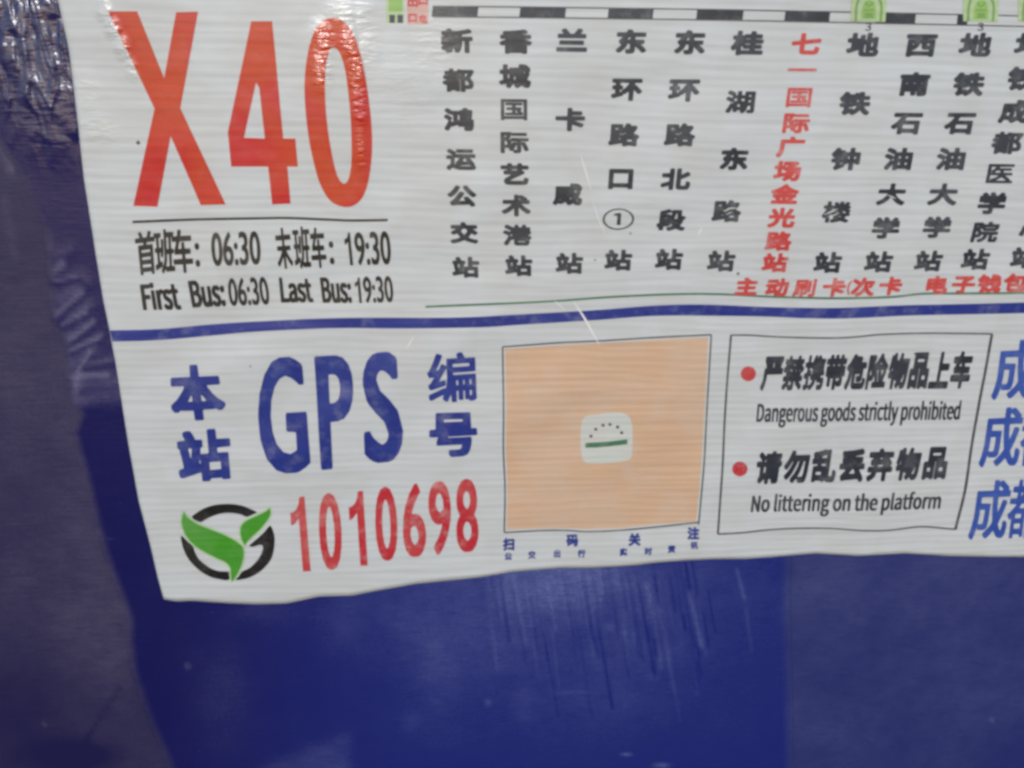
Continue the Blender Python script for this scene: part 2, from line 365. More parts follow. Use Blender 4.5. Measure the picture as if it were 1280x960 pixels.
        [119,-55,166,-56,191,-53,219,-41,226,-33,232,-15,233,50,237,57,376,58,392,65,396,77,396,111,389,130,376,134,291,136,295,142,326,167,373,166,383,170,389,182,389,274,382,290,356,296,362,314,362,327,358,342,354,346,314,359,302,355,266,299,262,295,250,294,243,299,223,342,214,354,206,361,191,364,166,355,157,348,153,336,153,320,161,296,151,294,142,298,130,318,105,350,93,355,83,356,65,349,49,339,45,317,50,296,31,293,18,287,14,271,14,188,21,170,34,165,71,167,79,154,93,150,157,150,165,145,165,139,160,135,25,134,12,130,6,117,5,77,13,61,28,57,163,56,163,22,130,20,108,23,92,16,88,-3,92,-21,105,-47],
    ],
    '实': [
        [46,-55,54,-55,75,-49,128,-31,169,-8,202,22,282,-14,340,-49,355,-53,372,-45,384,-30,390,-15,391,1,387,13,374,23,337,43,332,50,374,52,389,59,394,72,394,87,394,109,389,122,374,128,248,129,243,136,249,176,249,225,254,238,257,239,312,238,314,204,322,188,334,184,365,184,380,191,385,204,385,293,378,312,362,316,242,317,218,355,199,362,161,352,155,339,154,321,149,317,39,316,23,309,19,293,19,204,23,191,40,182,38,152,42,142,53,130,29,128,14,122,9,109,10,69,16,56,29,52,107,50,106,47,79,34,29,20,20,13,15,-5,19,-24,34,-48],
        [159,129,154,133,153,152,174,159,175,145,171,130],
        [177,228,170,235,171,238,180,238,181,229],
    ],
    '带': [
        [180,-56,212,-57,227,-50,232,-37,234,8,240,1,246,-13,261,-20,304,-20,329,-13,338,-8,345,0,352,30,352,92,357,96,381,101,388,114,389,203,385,218,369,226,338,226,335,228,334,234,338,238,378,238,391,243,398,258,397,295,394,305,381,311,335,314,333,338,330,350,317,357,289,358,276,354,269,338,267,314,252,312,234,314,231,341,224,354,212,358,181,357,168,350,165,338,163,314,144,312,138,312,134,317,133,338,127,354,114,358,86,358,70,350,66,338,64,314,18,311,8,307,2,295,1,258,8,243,21,238,61,238,66,234,64,228,61,226,34,226,21,222,18,218,14,203,14,117,21,101,34,97,52,96,56,92,57,3,61,-13,77,-20,104,-20,118,-16,124,0,126,76,160,78,164,70,165,-37,169,-50],
        [234,47,234,77,283,76,283,55,252,53],
        [138,226,134,230,135,236,138,238,160,238,164,234,163,228,160,226],
        [237,226,232,230,234,236,237,238,264,238,269,234,267,228,264,226],
    ],
    '广': [
        [33,-57,41,-58,53,-54,63,-41,82,-7,97,45,107,113,109,220,380,223,392,229,396,242,396,279,392,292,377,299,260,299,253,306,235,351,229,356,213,360,183,353,173,346,169,325,175,303,173,299,63,299,46,294,40,279,40,153,33,85,23,48,0,5,-3,-10,-3,-23,3,-35,25,-54],
    ],
    '弃': [
        [31,-56,38,-57,54,-51,97,-29,115,-14,132,2,144,21,155,52,165,56,235,55,237,-38,241,-50,245,-54,260,-58,285,-57,300,-51,304,-38,306,54,377,56,390,61,396,73,397,113,392,126,377,133,352,135,352,138,368,146,374,153,378,172,374,190,329,239,377,241,392,248,397,261,397,295,390,313,374,318,242,318,235,322,214,357,195,364,161,353,155,341,154,322,149,318,23,318,8,311,3,298,3,282,3,261,8,248,23,241,76,239,73,233,44,215,38,202,37,184,50,147,66,139,91,144,95,141,94,135,91,133,20,132,10,129,4,116,3,76,10,61,23,56,70,55,68,49,48,32,11,15,4,9,0,-10,4,-28,20,-51],
        [165,133,160,141,165,148,229,152,237,147,237,138,232,133],
        [309,133,305,138,306,145,316,138,315,134],
        [183,226,185,233,195,241,214,241,221,230,217,226],
    ],
    '心': [
        [162,-49,255,-50,289,-43,305,-32,318,-15,327,13,328,31,332,46,336,44,342,25,357,18,388,28,400,37,405,50,405,62,398,93,376,158,355,210,345,226,329,229,302,220,292,213,288,201,289,179,312,124,318,102,314,101,289,110,271,103,266,90,262,44,256,31,246,27,182,27,169,31,168,35,168,225,161,244,145,248,120,248,108,244,101,231,99,208,65,218,52,217,39,210,33,188,32,176,19,115,-1,50,-1,38,3,25,19,15,43,6,59,9,63,13,78,56,94,136,99,141,100,7,104,-12,107,-21,120,-37,142,-46],
        [239,188,246,187,259,191,281,216,285,235,281,253,243,288,175,340,157,347,145,343,123,321,119,302,123,284,194,227,228,193],
    ],
    '成': [
        [35,-59,43,-59,56,-52,83,7,101,2,138,0,146,-28,168,-49,181,-54,194,-50,215,-38,258,-5,288,-37,305,-47,317,-51,338,-54,357,-50,367,-46,383,-31,398,9,401,37,401,65,395,80,366,96,360,97,347,92,337,68,336,43,330,34,325,37,313,58,336,98,361,151,374,188,374,212,392,218,398,234,398,274,394,286,378,295,369,312,320,345,292,358,283,358,265,350,259,357,249,361,218,361,202,354,199,341,198,298,194,294,52,294,37,287,32,271,32,123,29,92,19,46,2,9,-2,-6,-1,-22,3,-35,27,-55],
        [203,55,199,58,198,68,201,83,202,148,206,171,210,166,214,135,226,80,223,74],
        [101,79,98,80,97,86,100,95,101,132,135,132,137,120,132,80],
        [283,164,279,175,276,209,280,214,301,213,305,209,302,200,290,172],
        [200,205,189,212,203,212,203,203],
    ],
    '扫': [
        [36,-55,50,-56,87,-53,116,-39,121,-30,128,-5,129,96,133,100,167,108,188,116,311,115,313,56,305,52,170,52,155,48,151,44,147,29,147,-5,154,-21,170,-25,308,-26,312,-27,317,-48,321,-52,333,-56,361,-56,376,-49,381,-33,381,299,374,318,358,322,170,322,154,315,148,284,133,283,129,287,128,339,124,352,112,358,96,359,81,359,65,352,61,339,59,284,22,282,10,278,2,262,2,225,7,212,22,206,56,205,61,201,59,163,4,146,-4,130,-3,115,6,87,12,78,28,73,56,79,61,75,59,23,32,21,19,17,12,1,12,-15,25,-48],
        [133,179,129,182,130,204,161,206,174,210,180,222,181,241,185,245,305,245,313,241,313,201,308,197,179,196,167,192,158,184],
    ],
    '携': [
        [135,-51,143,-51,183,-30,209,-5,230,32,234,57,241,64,253,63,256,42,266,35,324,34,328,29,321,13,293,12,275,15,263,9,261,-17,268,-42,272,-45,281,-49,337,-49,355,-42,373,-24,381,-2,387,38,386,85,373,92,330,93,326,97,326,106,330,114,373,115,381,118,384,125,383,165,370,174,369,180,369,248,381,263,381,300,377,307,367,311,306,312,283,346,266,354,257,353,232,341,230,315,226,311,221,315,221,337,218,343,207,350,186,354,177,350,170,343,162,322,137,274,130,272,109,274,104,278,103,347,90,354,69,354,63,353,53,346,50,276,17,273,9,269,6,263,7,216,20,209,47,209,52,202,50,156,10,141,3,131,3,112,12,85,26,77,47,84,52,78,52,20,47,16,26,15,16,11,12,5,12,-20,19,-42,23,-45,32,-49,60,-49,78,-45,93,-36,106,-18,127,-46],
        [106,2,104,103,106,106,124,113,129,109,130,71,140,65,170,64,174,60,162,38,152,28,137,16],
        [146,126,141,131,141,162,137,175,124,181,109,177,105,180,106,208,118,208,127,197,137,192,149,194,153,192,153,131,152,128],
    ],
    '新': [
        [308,-54,337,-55,353,-48,357,-32,358,143,362,148,380,148,396,155,400,168,400,205,394,220,380,225,273,225,268,229,268,251,276,258,331,269,380,284,388,300,388,316,383,329,359,350,343,354,313,343,208,318,150,320,144,325,128,356,113,363,75,352,69,340,66,322,27,320,13,316,7,300,7,260,13,248,33,242,38,232,36,229,8,224,1,208,1,174,6,159,1,140,1,103,5,90,23,82,24,79,7,54,1,39,1,20,7,5,23,-8,48,-13,57,-35,63,-45,76,-49,94,-49,125,-42,138,-32,145,-14,147,28,150,27,166,-1,167,-20,173,-32,192,-48,202,-51,220,-48,246,-1,261,54,268,116,268,143,273,148,288,148,293,140,293,-35,297,-48],
        [113,228,110,230,106,239,110,243,116,243,119,241,120,236],
        [193,229,191,232,194,239,196,242,202,242,202,230],
    ],
    '时': [
        [232,-52,283,-53,307,-50,335,-40,348,-27,355,-2,355,198,359,202,387,203,400,210,404,222,404,238,404,262,400,274,384,282,356,284,354,342,348,354,335,359,307,359,291,351,287,339,287,287,283,282,181,282,177,287,176,308,172,321,156,328,36,328,21,324,17,321,13,305,13,10,17,-6,33,-13,61,-13,76,-6,81,13,86,17,156,18,170,22,176,38,177,145,178,152,181,152,236,67,255,61,283,72,286,71,285,28,227,27,211,19,207,7,208,-9,220,-46],
        [86,95,81,99,83,136,110,136,110,96],
        [283,135,242,194,243,201,286,200,287,139,286,134],
        [86,212,81,216,83,250,110,250,110,213],
    ],
    '末': [
        [180,-55,212,-57,228,-49,232,-37,234,59,240,57,274,23,304,0,338,-22,360,-31,366,-31,380,-25,400,-1,404,12,404,28,398,40,363,58,335,76,308,97,294,111,294,114,298,115,354,116,367,120,374,139,374,172,369,186,354,192,237,193,232,200,232,209,237,214,372,214,388,218,395,234,395,274,391,286,375,294,237,294,232,299,232,342,228,354,212,361,185,361,169,355,165,342,164,299,160,294,28,294,14,289,8,274,8,234,15,218,31,214,160,214,164,209,165,200,160,193,46,192,31,186,26,172,26,139,33,120,46,116,105,115,109,114,109,111,58,70,3,38,-2,22,2,-3,25,-28,37,-32,52,-28,90,-6,138,32,157,51,163,53,165,-37,169,-50],
    ],
    '本': [
        [180,-56,213,-57,228,-50,233,-37,234,18,308,20,330,28,342,17,363,11,376,14,383,21,400,39,405,52,405,64,399,80,354,113,320,149,291,194,296,198,373,198,386,203,393,221,393,255,389,267,373,275,234,277,232,344,226,357,213,361,185,361,169,354,165,341,163,277,28,275,15,270,8,255,8,218,16,202,28,198,102,198,107,194,73,141,40,106,3,78,-1,61,3,37,22,14,37,8,50,11,74,29,80,24,93,20,163,18,166,-40,170,-50],
        [139,97,138,101,141,107,163,137,163,98],
        [237,97,233,101,234,137,240,133,260,101,260,98,256,97],
    ],
    '术': [
        [183,-56,218,-56,230,-50,234,-40,236,105,240,105,260,80,321,18,344,-1,360,-5,376,0,396,23,401,37,401,52,396,65,350,100,303,147,279,175,280,178,286,180,369,180,382,184,389,203,389,240,385,252,372,259,357,261,354,283,347,297,308,329,276,351,267,354,252,351,236,340,230,354,218,360,187,361,174,357,167,341,167,267,163,260,27,260,14,255,7,240,7,200,15,184,30,180,123,180,128,178,129,175,99,138,76,115,50,92,0,59,-5,43,-1,21,24,-7,36,-11,49,-7,104,32,132,57,162,92,166,93,167,-37,172,-50],
        [240,260,235,264,235,270,236,280,240,281,262,264,262,261,258,260],
    ],
    '桂': [
        [73,-55,106,-56,116,-52,124,-40,379,-41,398,-35,402,-21,402,12,396,31,382,35,302,36,298,43,298,49,302,54,367,55,379,61,383,71,384,111,377,126,364,131,302,131,298,135,299,141,302,143,379,143,395,151,399,163,399,197,392,215,379,220,302,220,298,225,302,229,361,229,376,236,381,249,381,283,374,302,361,306,300,308,298,339,293,352,278,358,250,358,234,351,230,339,228,308,167,306,154,302,146,286,127,285,123,289,122,342,118,355,106,361,90,362,75,361,62,355,58,342,56,286,26,285,13,281,6,268,6,228,10,215,22,209,41,207,44,203,17,135,-6,99,-10,77,-3,55,6,37,13,30,26,27,38,30,56,54,58,-37,62,-50],
        [127,34,123,37,122,55,123,95,127,99,140,95,141,74,149,58,161,54,226,54,230,49,230,40,226,36],
        [173,131,169,135,170,141,173,143,226,143,230,139,229,133,226,131],
        [170,221,170,228,176,229,226,229,230,225,228,222,222,220],
    ],
    '楼': [
        [62,-49,103,-51,110,-46,114,-31,114,102,118,107,128,105,130,89,136,77,165,74,157,43,161,28,167,22,161,17,131,13,123,-3,127,-25,136,-43,143,-50,158,-51,217,-38,272,-17,343,-47,361,-47,381,-28,387,-12,383,7,335,31,330,37,346,74,386,76,394,92,393,123,389,133,380,142,393,157,397,169,396,182,390,194,361,209,361,212,383,215,391,231,391,259,387,271,380,275,360,277,361,283,371,299,375,311,374,323,368,337,346,346,324,345,297,299,294,298,292,339,284,354,238,354,231,339,229,300,226,301,201,340,195,343,180,342,155,329,151,311,165,280,161,276,152,276,115,280,114,339,107,354,66,355,60,352,55,339,54,280,14,278,7,265,6,231,11,218,17,214,44,213,46,209,45,197,33,160,17,123,1,95,-3,80,4,59,20,33,38,33,54,51,55,-34],
        [260,61,244,67,244,71,251,75,269,75,270,68],
        [189,138,188,142,191,145,214,159,214,154,205,139],
        [294,137,290,142,293,169,297,173,340,142,341,139],
        [134,196,127,206,128,213,166,212,161,206,143,196],
    ],
    '次': [
        [115,-57,119,-59,132,-55,182,-23,222,13,245,47,248,49,278,4,315,-30,359,-52,368,-52,381,-46,397,-23,400,-14,401,4,397,17,384,27,355,41,321,75,294,121,290,137,292,140,325,126,335,127,348,133,372,189,391,244,391,266,388,275,382,281,350,295,338,292,230,292,227,297,231,315,232,333,228,349,215,356,193,359,172,356,165,349,151,293,141,266,138,263,132,276,122,286,58,328,42,332,27,328,10,309,5,297,4,284,11,266,48,242,85,213,98,209,110,211,112,207,100,189,95,174,79,162,46,109,2,47,-2,29,2,10,30,-12,45,-16,61,-9,120,81,138,112,144,127,159,135,169,149,199,210,205,215,210,210,207,158,191,109,153,58,100,23,82,7,78,-11,82,-30,104,-53],
        [282,158,278,173,278,210,282,215,301,214,302,204,288,173,285,156],
    ],
    '段': [
        [170,-57,177,-58,214,-46,276,-16,325,-43,365,-55,378,-51,399,-23,403,-2,399,14,353,31,337,39,334,44,363,103,372,137,374,158,393,164,400,183,400,204,393,224,377,230,350,231,345,235,345,327,337,343,322,347,217,347,204,343,196,328,188,340,172,355,150,363,100,342,36,322,32,318,28,303,28,93,23,89,11,88,-2,81,-6,69,-6,53,1,23,8,13,26,7,28,-30,35,-45,48,-49,79,-49,91,-43,95,-33,97,20,106,24,183,37,191,53,192,78,193,80,196,79,215,47,215,41,174,22,146,14,139,-2,139,-14,143,-27,159,-52],
        [270,96,270,104,280,103,276,95],
        [245,178,241,183,258,229,262,266,266,270,276,270,280,266,280,201,286,183,282,178],
        [100,182,98,183,100,187,148,186,146,182],
        [186,240,177,260,165,264,120,266,122,269,186,293,196,305,197,272,193,250,190,241],
    ],
    '油': [
        [142,-55,175,-56,187,-52,196,-33,199,-32,316,-32,328,-48,344,-53,368,-53,381,-49,388,-36,388,259,382,272,368,276,292,278,289,342,285,352,273,358,242,359,226,352,222,339,222,281,218,277,150,278,148,299,141,313,101,337,58,355,39,350,24,331,20,321,19,302,26,287,61,269,101,243,113,240,125,241,127,207,125,199,122,200,104,214,76,229,36,245,20,241,2,219,-2,207,-2,195,4,179,86,130,69,105,20,19,13,1,14,-18,20,-30,42,-46,58,-50,70,-46,112,29,125,46,127,-36,132,-49],
        [199,46,195,50,196,84,221,84,221,47],
        [295,46,290,50,292,84,319,84,319,47],
        [122,117,101,133,125,160,127,121,125,117],
        [199,163,195,167,196,198,221,198,221,164],
        [295,163,290,167,292,198,319,198,319,164],
    ],
    '注': [
        [47,-48,55,-50,70,-44,97,1,101,2,102,-24,106,-36,122,-43,381,-44,397,-39,404,-24,404,-8,404,13,397,29,384,33,295,34,290,41,292,87,362,90,375,96,379,115,379,146,372,161,359,165,292,167,290,201,295,205,375,206,388,210,395,229,395,266,390,279,375,285,301,287,265,352,258,359,248,362,215,352,205,346,201,333,201,321,215,290,214,287,208,286,153,286,149,290,144,310,122,325,88,343,58,356,39,350,23,330,19,318,20,303,27,289,113,238,115,223,122,210,135,206,215,205,219,198,218,167,147,165,135,159,129,136,125,135,114,143,113,146,123,161,127,173,126,189,117,204,85,223,36,245,20,241,5,223,1,201,5,179,82,133,83,130,55,78,14,13,10,1,10,-14,15,-28,33,-43],
        [119,35,122,44,144,88,218,87,218,35],
    ],
    '港': [
        [201,-49,326,-50,347,-46,363,-33,376,-9,380,19,379,44,367,59,382,62,403,86,407,96,407,114,403,125,369,150,359,161,359,164,363,165,393,166,400,176,400,225,394,234,385,238,392,253,391,299,387,306,381,310,332,311,329,345,326,352,320,356,276,354,269,342,269,314,261,310,224,311,222,345,218,352,212,356,171,354,164,342,164,314,156,310,132,311,95,337,64,352,43,352,30,340,20,324,20,302,23,293,92,246,110,244,116,238,101,235,92,222,89,222,46,244,24,245,13,238,-1,216,-2,194,3,184,58,152,75,139,75,136,50,78,11,7,11,-21,18,-32,40,-46,61,-46,80,-15,113,54,120,57,132,58,153,72,156,-18,172,-40,184,-46],
        [218,21,213,28,218,36,313,36,319,34,320,31,316,24,310,21],
        [338,64,334,68,335,78,354,65],
        [104,138,97,142,97,145,110,164,136,164,133,158,113,138],
    ],
    '湖': [
        [221,-47,244,-48,266,-20,282,14,298,79,303,83,324,83,329,79,329,20,324,16,293,16,286,11,283,-13,293,-42,300,-46,355,-46,370,-39,383,-23,387,-7,387,316,383,334,373,339,253,338,246,322,244,273,213,271,206,276,206,328,201,341,195,345,158,345,151,340,147,328,147,276,143,271,130,271,125,276,128,297,125,307,118,314,93,332,60,350,41,350,22,328,18,313,22,297,31,288,70,263,83,251,86,245,85,227,81,223,41,243,23,243,7,220,3,208,4,196,10,183,72,146,87,145,100,151,101,134,100,130,72,133,65,128,36,54,13,8,9,-10,13,-26,20,-33,41,-45,60,-44,73,-23,96,36,100,38,101,-10,108,-26,152,-26,159,-13,161,2,195,3,200,-1,197,-17,201,-32],
        [164,68,160,73,161,106,189,107,189,70],
        [306,148,301,153,303,180,327,180,327,150],
        [115,170,111,174,113,187,111,205,146,205,146,171],
        [210,170,206,174,207,205,244,205,244,170],
        [306,244,301,248,303,273,327,273,327,245],
    ],
    '物': [
        [85,-56,114,-57,130,-50,134,-37,136,54,160,39,182,34,163,12,159,0,159,-13,165,-28,188,-47,200,-51,213,-47,246,-13,250,-16,259,-44,274,-51,299,-54,326,-51,351,-41,359,-34,376,6,386,64,390,120,392,129,393,169,395,178,396,221,399,234,399,274,392,289,376,294,259,294,254,298,260,326,256,347,246,354,219,361,203,357,200,354,182,298,174,277,169,275,136,280,134,341,126,357,114,361,86,360,74,354,68,335,40,336,25,330,20,317,11,249,-7,184,-3,162,21,144,0,132,-4,120,-4,104,6,70,9,67,31,63,62,72,69,70,70,-37,74,-50],
        [280,26,277,29,278,34,299,70,320,121,322,95,312,40,305,27],
        [56,152,53,154,55,163,65,190,68,193,68,157,65,153],
    ],
    '环': [
        [238,-55,271,-55,283,-49,287,-39,289,134,298,128,338,71,354,67,369,71,391,90,395,102,395,115,388,133,337,201,311,230,301,235,298,241,305,256,308,258,375,258,388,262,395,281,395,315,391,327,388,331,372,335,160,335,148,332,132,335,21,335,6,331,-1,315,-1,278,2,265,15,259,43,256,45,225,40,218,21,217,9,210,5,198,5,161,12,145,43,139,45,87,44,81,40,76,3,63,-1,59,-5,47,-5,32,6,-2,18,-9,34,-9,145,31,151,38,157,62,166,61,179,65,221,106,223,-36,228,-49],
        [114,101,109,105,109,136,114,141,126,141,141,146,146,161,146,195,139,213,111,220,111,256,145,261,157,258,221,256,222,250,219,244,191,198,168,167,131,130,123,105],
    ],
    '班': [
        [144,-56,149,-57,161,-54,195,-25,201,-28,206,-38,219,-42,379,-42,395,-38,399,-35,402,-22,403,12,398,28,383,35,346,35,341,42,343,110,367,112,379,116,383,119,387,138,387,165,383,179,367,185,346,186,341,190,341,252,346,256,379,257,392,264,396,276,396,313,389,329,373,333,259,333,256,335,251,353,247,357,235,361,207,360,197,356,191,344,190,276,186,271,155,279,153,310,149,322,136,329,19,330,4,322,0,310,-1,295,0,276,4,264,16,257,41,254,43,212,41,202,19,200,7,193,3,181,3,147,10,131,41,125,43,82,42,67,39,61,4,52,-3,45,-7,33,-7,21,4,-16,7,-20,23,-24,99,-3,112,-3,117,-31,136,-53],
        [241,35,238,39,252,107,256,111,272,111,276,104,276,39,272,35],
        [158,51,150,79,169,89,182,122,186,125,184,104,177,79,161,52],
        [112,78,109,80,107,85,109,124,113,122,118,103,135,85],
        [259,186,255,193,255,252,259,256,272,256,276,249,276,190,272,186],
        [112,201,107,205,107,252,112,256,127,256,132,249,132,218,128,205,124,201],
    ],
    '电': [
        [225,-49,331,-50,353,-47,368,-40,387,-22,394,-6,400,19,404,62,397,77,370,90,364,96,364,280,359,297,344,303,236,304,232,308,231,339,227,352,211,359,184,359,168,351,164,339,163,308,159,304,51,303,35,296,31,280,31,46,39,31,51,27,76,26,92,31,101,49,104,51,162,50,164,0,177,-30,199,-43],
        [236,30,232,34,231,40,232,46,236,51,325,51,333,46,332,37,322,30],
        [104,132,102,136,107,137,161,136,161,133,156,131],
        [236,132,234,136,239,137,293,136,293,133,288,131],
        [104,218,102,222,107,223,161,222,161,219,156,218],
        [236,218,234,222,239,223,293,222,293,219,288,218],
    ],
    '石': [
        [96,-56,128,-57,140,-53,144,-50,149,-31,156,-30,294,-30,298,-34,303,-50,316,-56,349,-57,365,-50,369,-37,369,-22,369,172,365,188,349,195,174,195,168,197,167,200,185,243,192,250,371,250,386,254,390,258,394,274,394,310,387,326,371,330,32,330,14,324,10,310,9,274,16,255,29,251,100,250,105,246,76,190,48,152,-4,102,-9,89,-9,77,-4,63,14,44,20,39,32,35,45,39,76,65,79,65,80,-37,85,-50],
        [152,51,148,55,148,70,148,114,152,118,291,118,298,114,299,58,294,51],
    ],
    '码': [
        [263,-54,317,-55,348,-45,357,-36,367,-20,379,20,389,85,395,165,388,181,376,184,354,185,350,189,362,297,362,315,358,328,348,335,333,338,182,338,169,336,154,338,25,338,9,334,2,318,2,282,6,269,19,262,37,261,40,260,42,254,19,189,-4,149,-7,137,-7,125,9,85,28,75,29,72,29,-14,33,-29,49,-37,71,-37,86,-30,91,-11,96,-6,145,-6,157,-2,164,11,165,26,169,31,302,31,306,29,307,26,302,22,262,21,246,14,242,2,242,-11,249,-38,253,-49],
        [96,71,91,75,91,91,91,134,96,138,100,134,100,118,100,75],
        [169,108,165,112,166,118,181,109],
        [166,178,164,198,157,211,145,215,105,217,103,223,114,260,157,262,166,264,176,260,174,211,171,183],
        [243,185,239,189,239,202,243,260,286,261,288,235,280,186],
    ],
    '禁': [
        [126,-50,182,-51,206,-48,222,-39,233,-13,233,49,237,53,251,52,252,36,257,24,336,-41,360,-41,382,-26,386,-10,382,5,363,25,338,45,335,52,382,54,389,70,389,101,385,114,379,118,351,118,348,122,351,157,374,159,394,180,399,193,394,212,350,249,351,252,376,253,382,258,386,270,386,298,380,313,317,316,312,350,302,355,261,353,254,338,254,319,250,315,145,315,141,319,140,338,133,353,96,355,86,350,80,316,25,315,19,311,14,295,14,270,18,258,25,253,46,252,47,249,25,226,3,209,-1,190,3,177,25,156,40,155,57,162,59,122,56,118,22,118,16,114,11,101,11,70,19,54,62,53,66,52,66,49,13,9,8,-4,9,-16,13,-26,28,-38,37,-44,53,-45,75,-31,105,-6,108,-6,120,-41],
        [130,14,129,18,136,30,142,52,170,51,169,15],
        [71,174,73,181,80,185,80,175],
        [145,173,141,178,142,197,148,197,171,181,170,174],
        [237,174,236,178,240,182,253,189,252,175],
        [320,173,316,178,317,188,320,188,330,178,330,174],
        [203,236,188,249,187,252,217,252,214,245],
    ],
    '站': [
        [184,-55,217,-56,227,-52,234,-40,241,-38,318,-39,327,-49,337,-53,364,-54,377,-49,384,-37,384,148,380,163,364,171,306,171,302,175,301,191,306,198,383,199,396,203,403,219,402,262,396,274,383,278,303,280,300,345,297,355,284,361,250,361,240,357,234,345,234,179,229,171,174,168,179,206,192,215,197,228,197,265,193,277,177,285,143,286,125,329,109,355,90,358,59,348,52,332,52,317,63,292,63,286,23,284,13,280,7,268,6,228,10,215,21,206,40,74,38,68,7,59,4,55,0,43,0,31,10,-9,14,-13,29,-17,164,17,169,12,170,-40,174,-50],
        [238,42,234,49,235,89,318,89,318,43],
        [164,98,161,99,160,105,164,123,167,125,169,102],
        [97,135,86,203,90,208,106,208,110,203,110,194,100,135],
    ],
    '编': [
        [188,-41,219,-42,226,-38,227,36,232,44,237,42,239,39,239,-22,244,-29,272,-30,278,-25,279,39,284,44,288,39,289,-22,292,-28,318,-30,327,-41,348,-42,367,-38,380,-25,379,173,370,176,210,176,204,178,203,181,204,184,210,186,373,187,378,196,377,301,370,305,302,306,299,307,279,347,272,352,262,351,241,345,234,338,233,322,238,310,235,306,160,304,156,298,155,249,127,265,115,265,94,224,90,220,84,220,83,227,125,316,125,329,121,338,93,348,81,348,74,338,60,298,29,233,16,214,6,206,6,190,16,162,25,158,47,161,51,159,51,156,30,126,9,107,9,89,18,67,22,63,32,62,136,88,145,94,146,89,142,78,124,77,13,34,8,24,9,6,12,-10,19,-17,35,-17,118,17,121,15,116,-1,117,-16,136,-32,152,-36,158,-31,179,15,182,17,184,-34],
        [333,7,329,12,329,39,330,42,336,44,341,39,341,12,339,9],
        [232,94,227,98,227,122,229,126,235,127,239,122,239,98,237,95],
        [284,94,279,98,279,110,279,122,284,127,288,122,288,110,288,98],
        [333,94,329,98,329,122,330,126,336,127,341,122,341,98,339,95],
        [145,102,144,132,140,138,127,139,105,134,102,135,101,138,145,212,155,223,156,162,150,107],
        [207,238,202,246,203,252,207,256,324,256,331,252,331,242,327,238],
    ],
    '艺': [
        [127,-45,316,-46,350,-39,371,-24,384,7,391,47,391,63,384,79,350,91,341,91,328,84,324,72,323,44,316,35,139,35,149,47,199,82,331,163,336,180,332,201,320,214,304,223,302,235,307,239,371,240,385,244,391,260,391,275,391,297,385,312,371,316,304,318,298,352,295,356,279,360,255,360,241,355,235,340,234,321,230,317,168,317,164,321,164,340,157,355,144,360,119,360,104,356,100,352,94,318,24,316,8,310,4,297,4,263,11,244,24,240,91,239,96,235,96,229,91,225,64,224,48,217,44,204,44,167,48,151,64,144,146,143,142,137,75,84,60,66,50,38,50,10,59,-17,79,-33,104,-43],
        [168,225,164,232,168,239,227,240,234,235,234,229,230,225],
    ],
    '行': [
        [74,-57,109,-58,122,-52,125,-42,126,158,127,165,134,175,138,174,143,155,156,149,266,148,274,143,274,26,266,22,220,24,205,18,200,5,200,-11,214,-49,229,-55,288,-55,316,-48,329,-38,338,-20,342,2,342,143,346,147,380,148,396,155,400,171,400,208,396,220,392,224,377,228,174,228,170,232,166,260,374,259,386,265,391,278,391,315,384,331,368,335,177,335,164,331,156,319,153,334,147,346,125,356,106,360,91,354,39,299,2,270,-3,257,-2,238,4,223,17,206,36,201,45,204,66,220,59,205,29,175,-1,150,-6,137,-6,122,-2,106,17,84,32,80,45,84,54,91,58,88,59,-38,63,-52],
        [152,265,128,275,127,278,143,296,156,315,160,269,159,266],
    ],
    '西': [
        [41,-54,74,-55,86,-52,95,-33,101,-31,301,-31,308,-33,316,-48,329,-52,357,-52,372,-46,377,-29,376,232,370,244,357,249,283,249,278,251,278,254,375,255,388,260,395,275,395,300,395,315,388,331,372,335,28,335,9,328,5,315,5,275,12,259,25,255,122,254,122,251,117,249,46,249,33,244,27,232,26,-36,31,-49],
        [98,46,95,51,98,54,111,59,139,78,160,102,179,140,186,167,194,172,203,172,207,167,208,124,211,103,221,80,249,68,305,67,309,60,308,48,301,46],
        [95,145,95,170,113,171,111,161],
        [280,145,276,149,277,171,308,170,307,146],
        [194,250,192,251,194,255,205,254,203,250],
    ],
    '讯': [
        [349,-55,362,-57,375,-53,391,-37,401,-9,407,37,403,59,387,78,375,84,362,83,358,89,358,145,355,157,355,317,350,333,332,340,144,340,128,333,123,311,119,310,79,348,64,352,44,342,33,329,29,317,29,299,35,286,68,252,77,237,18,235,5,231,-2,215,-2,182,2,166,5,163,18,159,52,158,56,154,56,59,52,43,39,28,35,12,39,-9,55,-35,70,-41,82,-37,110,-11,169,37,173,49,173,65,160,99,144,106,122,98,122,135,131,123,141,119,178,118,182,114,182,-28,189,-46,202,-51,227,-51,243,-43,247,-28,247,114,252,118,282,119,290,114,293,92,293,55,309,-18,338,-51],
        [122,179,119,232,133,246,141,259,181,259,181,197,141,195,131,191],
        [252,196,247,203,248,258,288,259,288,197],
    ],
    '请': [
        [167,-55,196,-57,212,-50,216,-37,216,0,221,4,252,3,254,-15,263,-46,276,-53,328,-54,350,-47,363,-37,370,-15,370,154,375,158,397,163,404,179,404,212,400,225,381,234,380,237,379,255,388,265,391,277,391,311,384,327,372,331,298,331,293,335,288,355,270,362,248,361,236,358,233,354,227,333,224,331,153,331,141,327,134,314,132,298,125,300,83,342,67,348,58,349,45,345,29,329,25,311,29,289,77,240,77,237,73,236,15,235,2,229,-2,215,-2,179,2,165,18,159,55,158,59,154,59,46,55,34,45,22,41,9,41,-9,45,-21,60,-43,73,-47,79,-47,89,-43,140,0,150,4,152,-40,156,-50],
        [125,88,125,166,150,157,152,139,150,96],
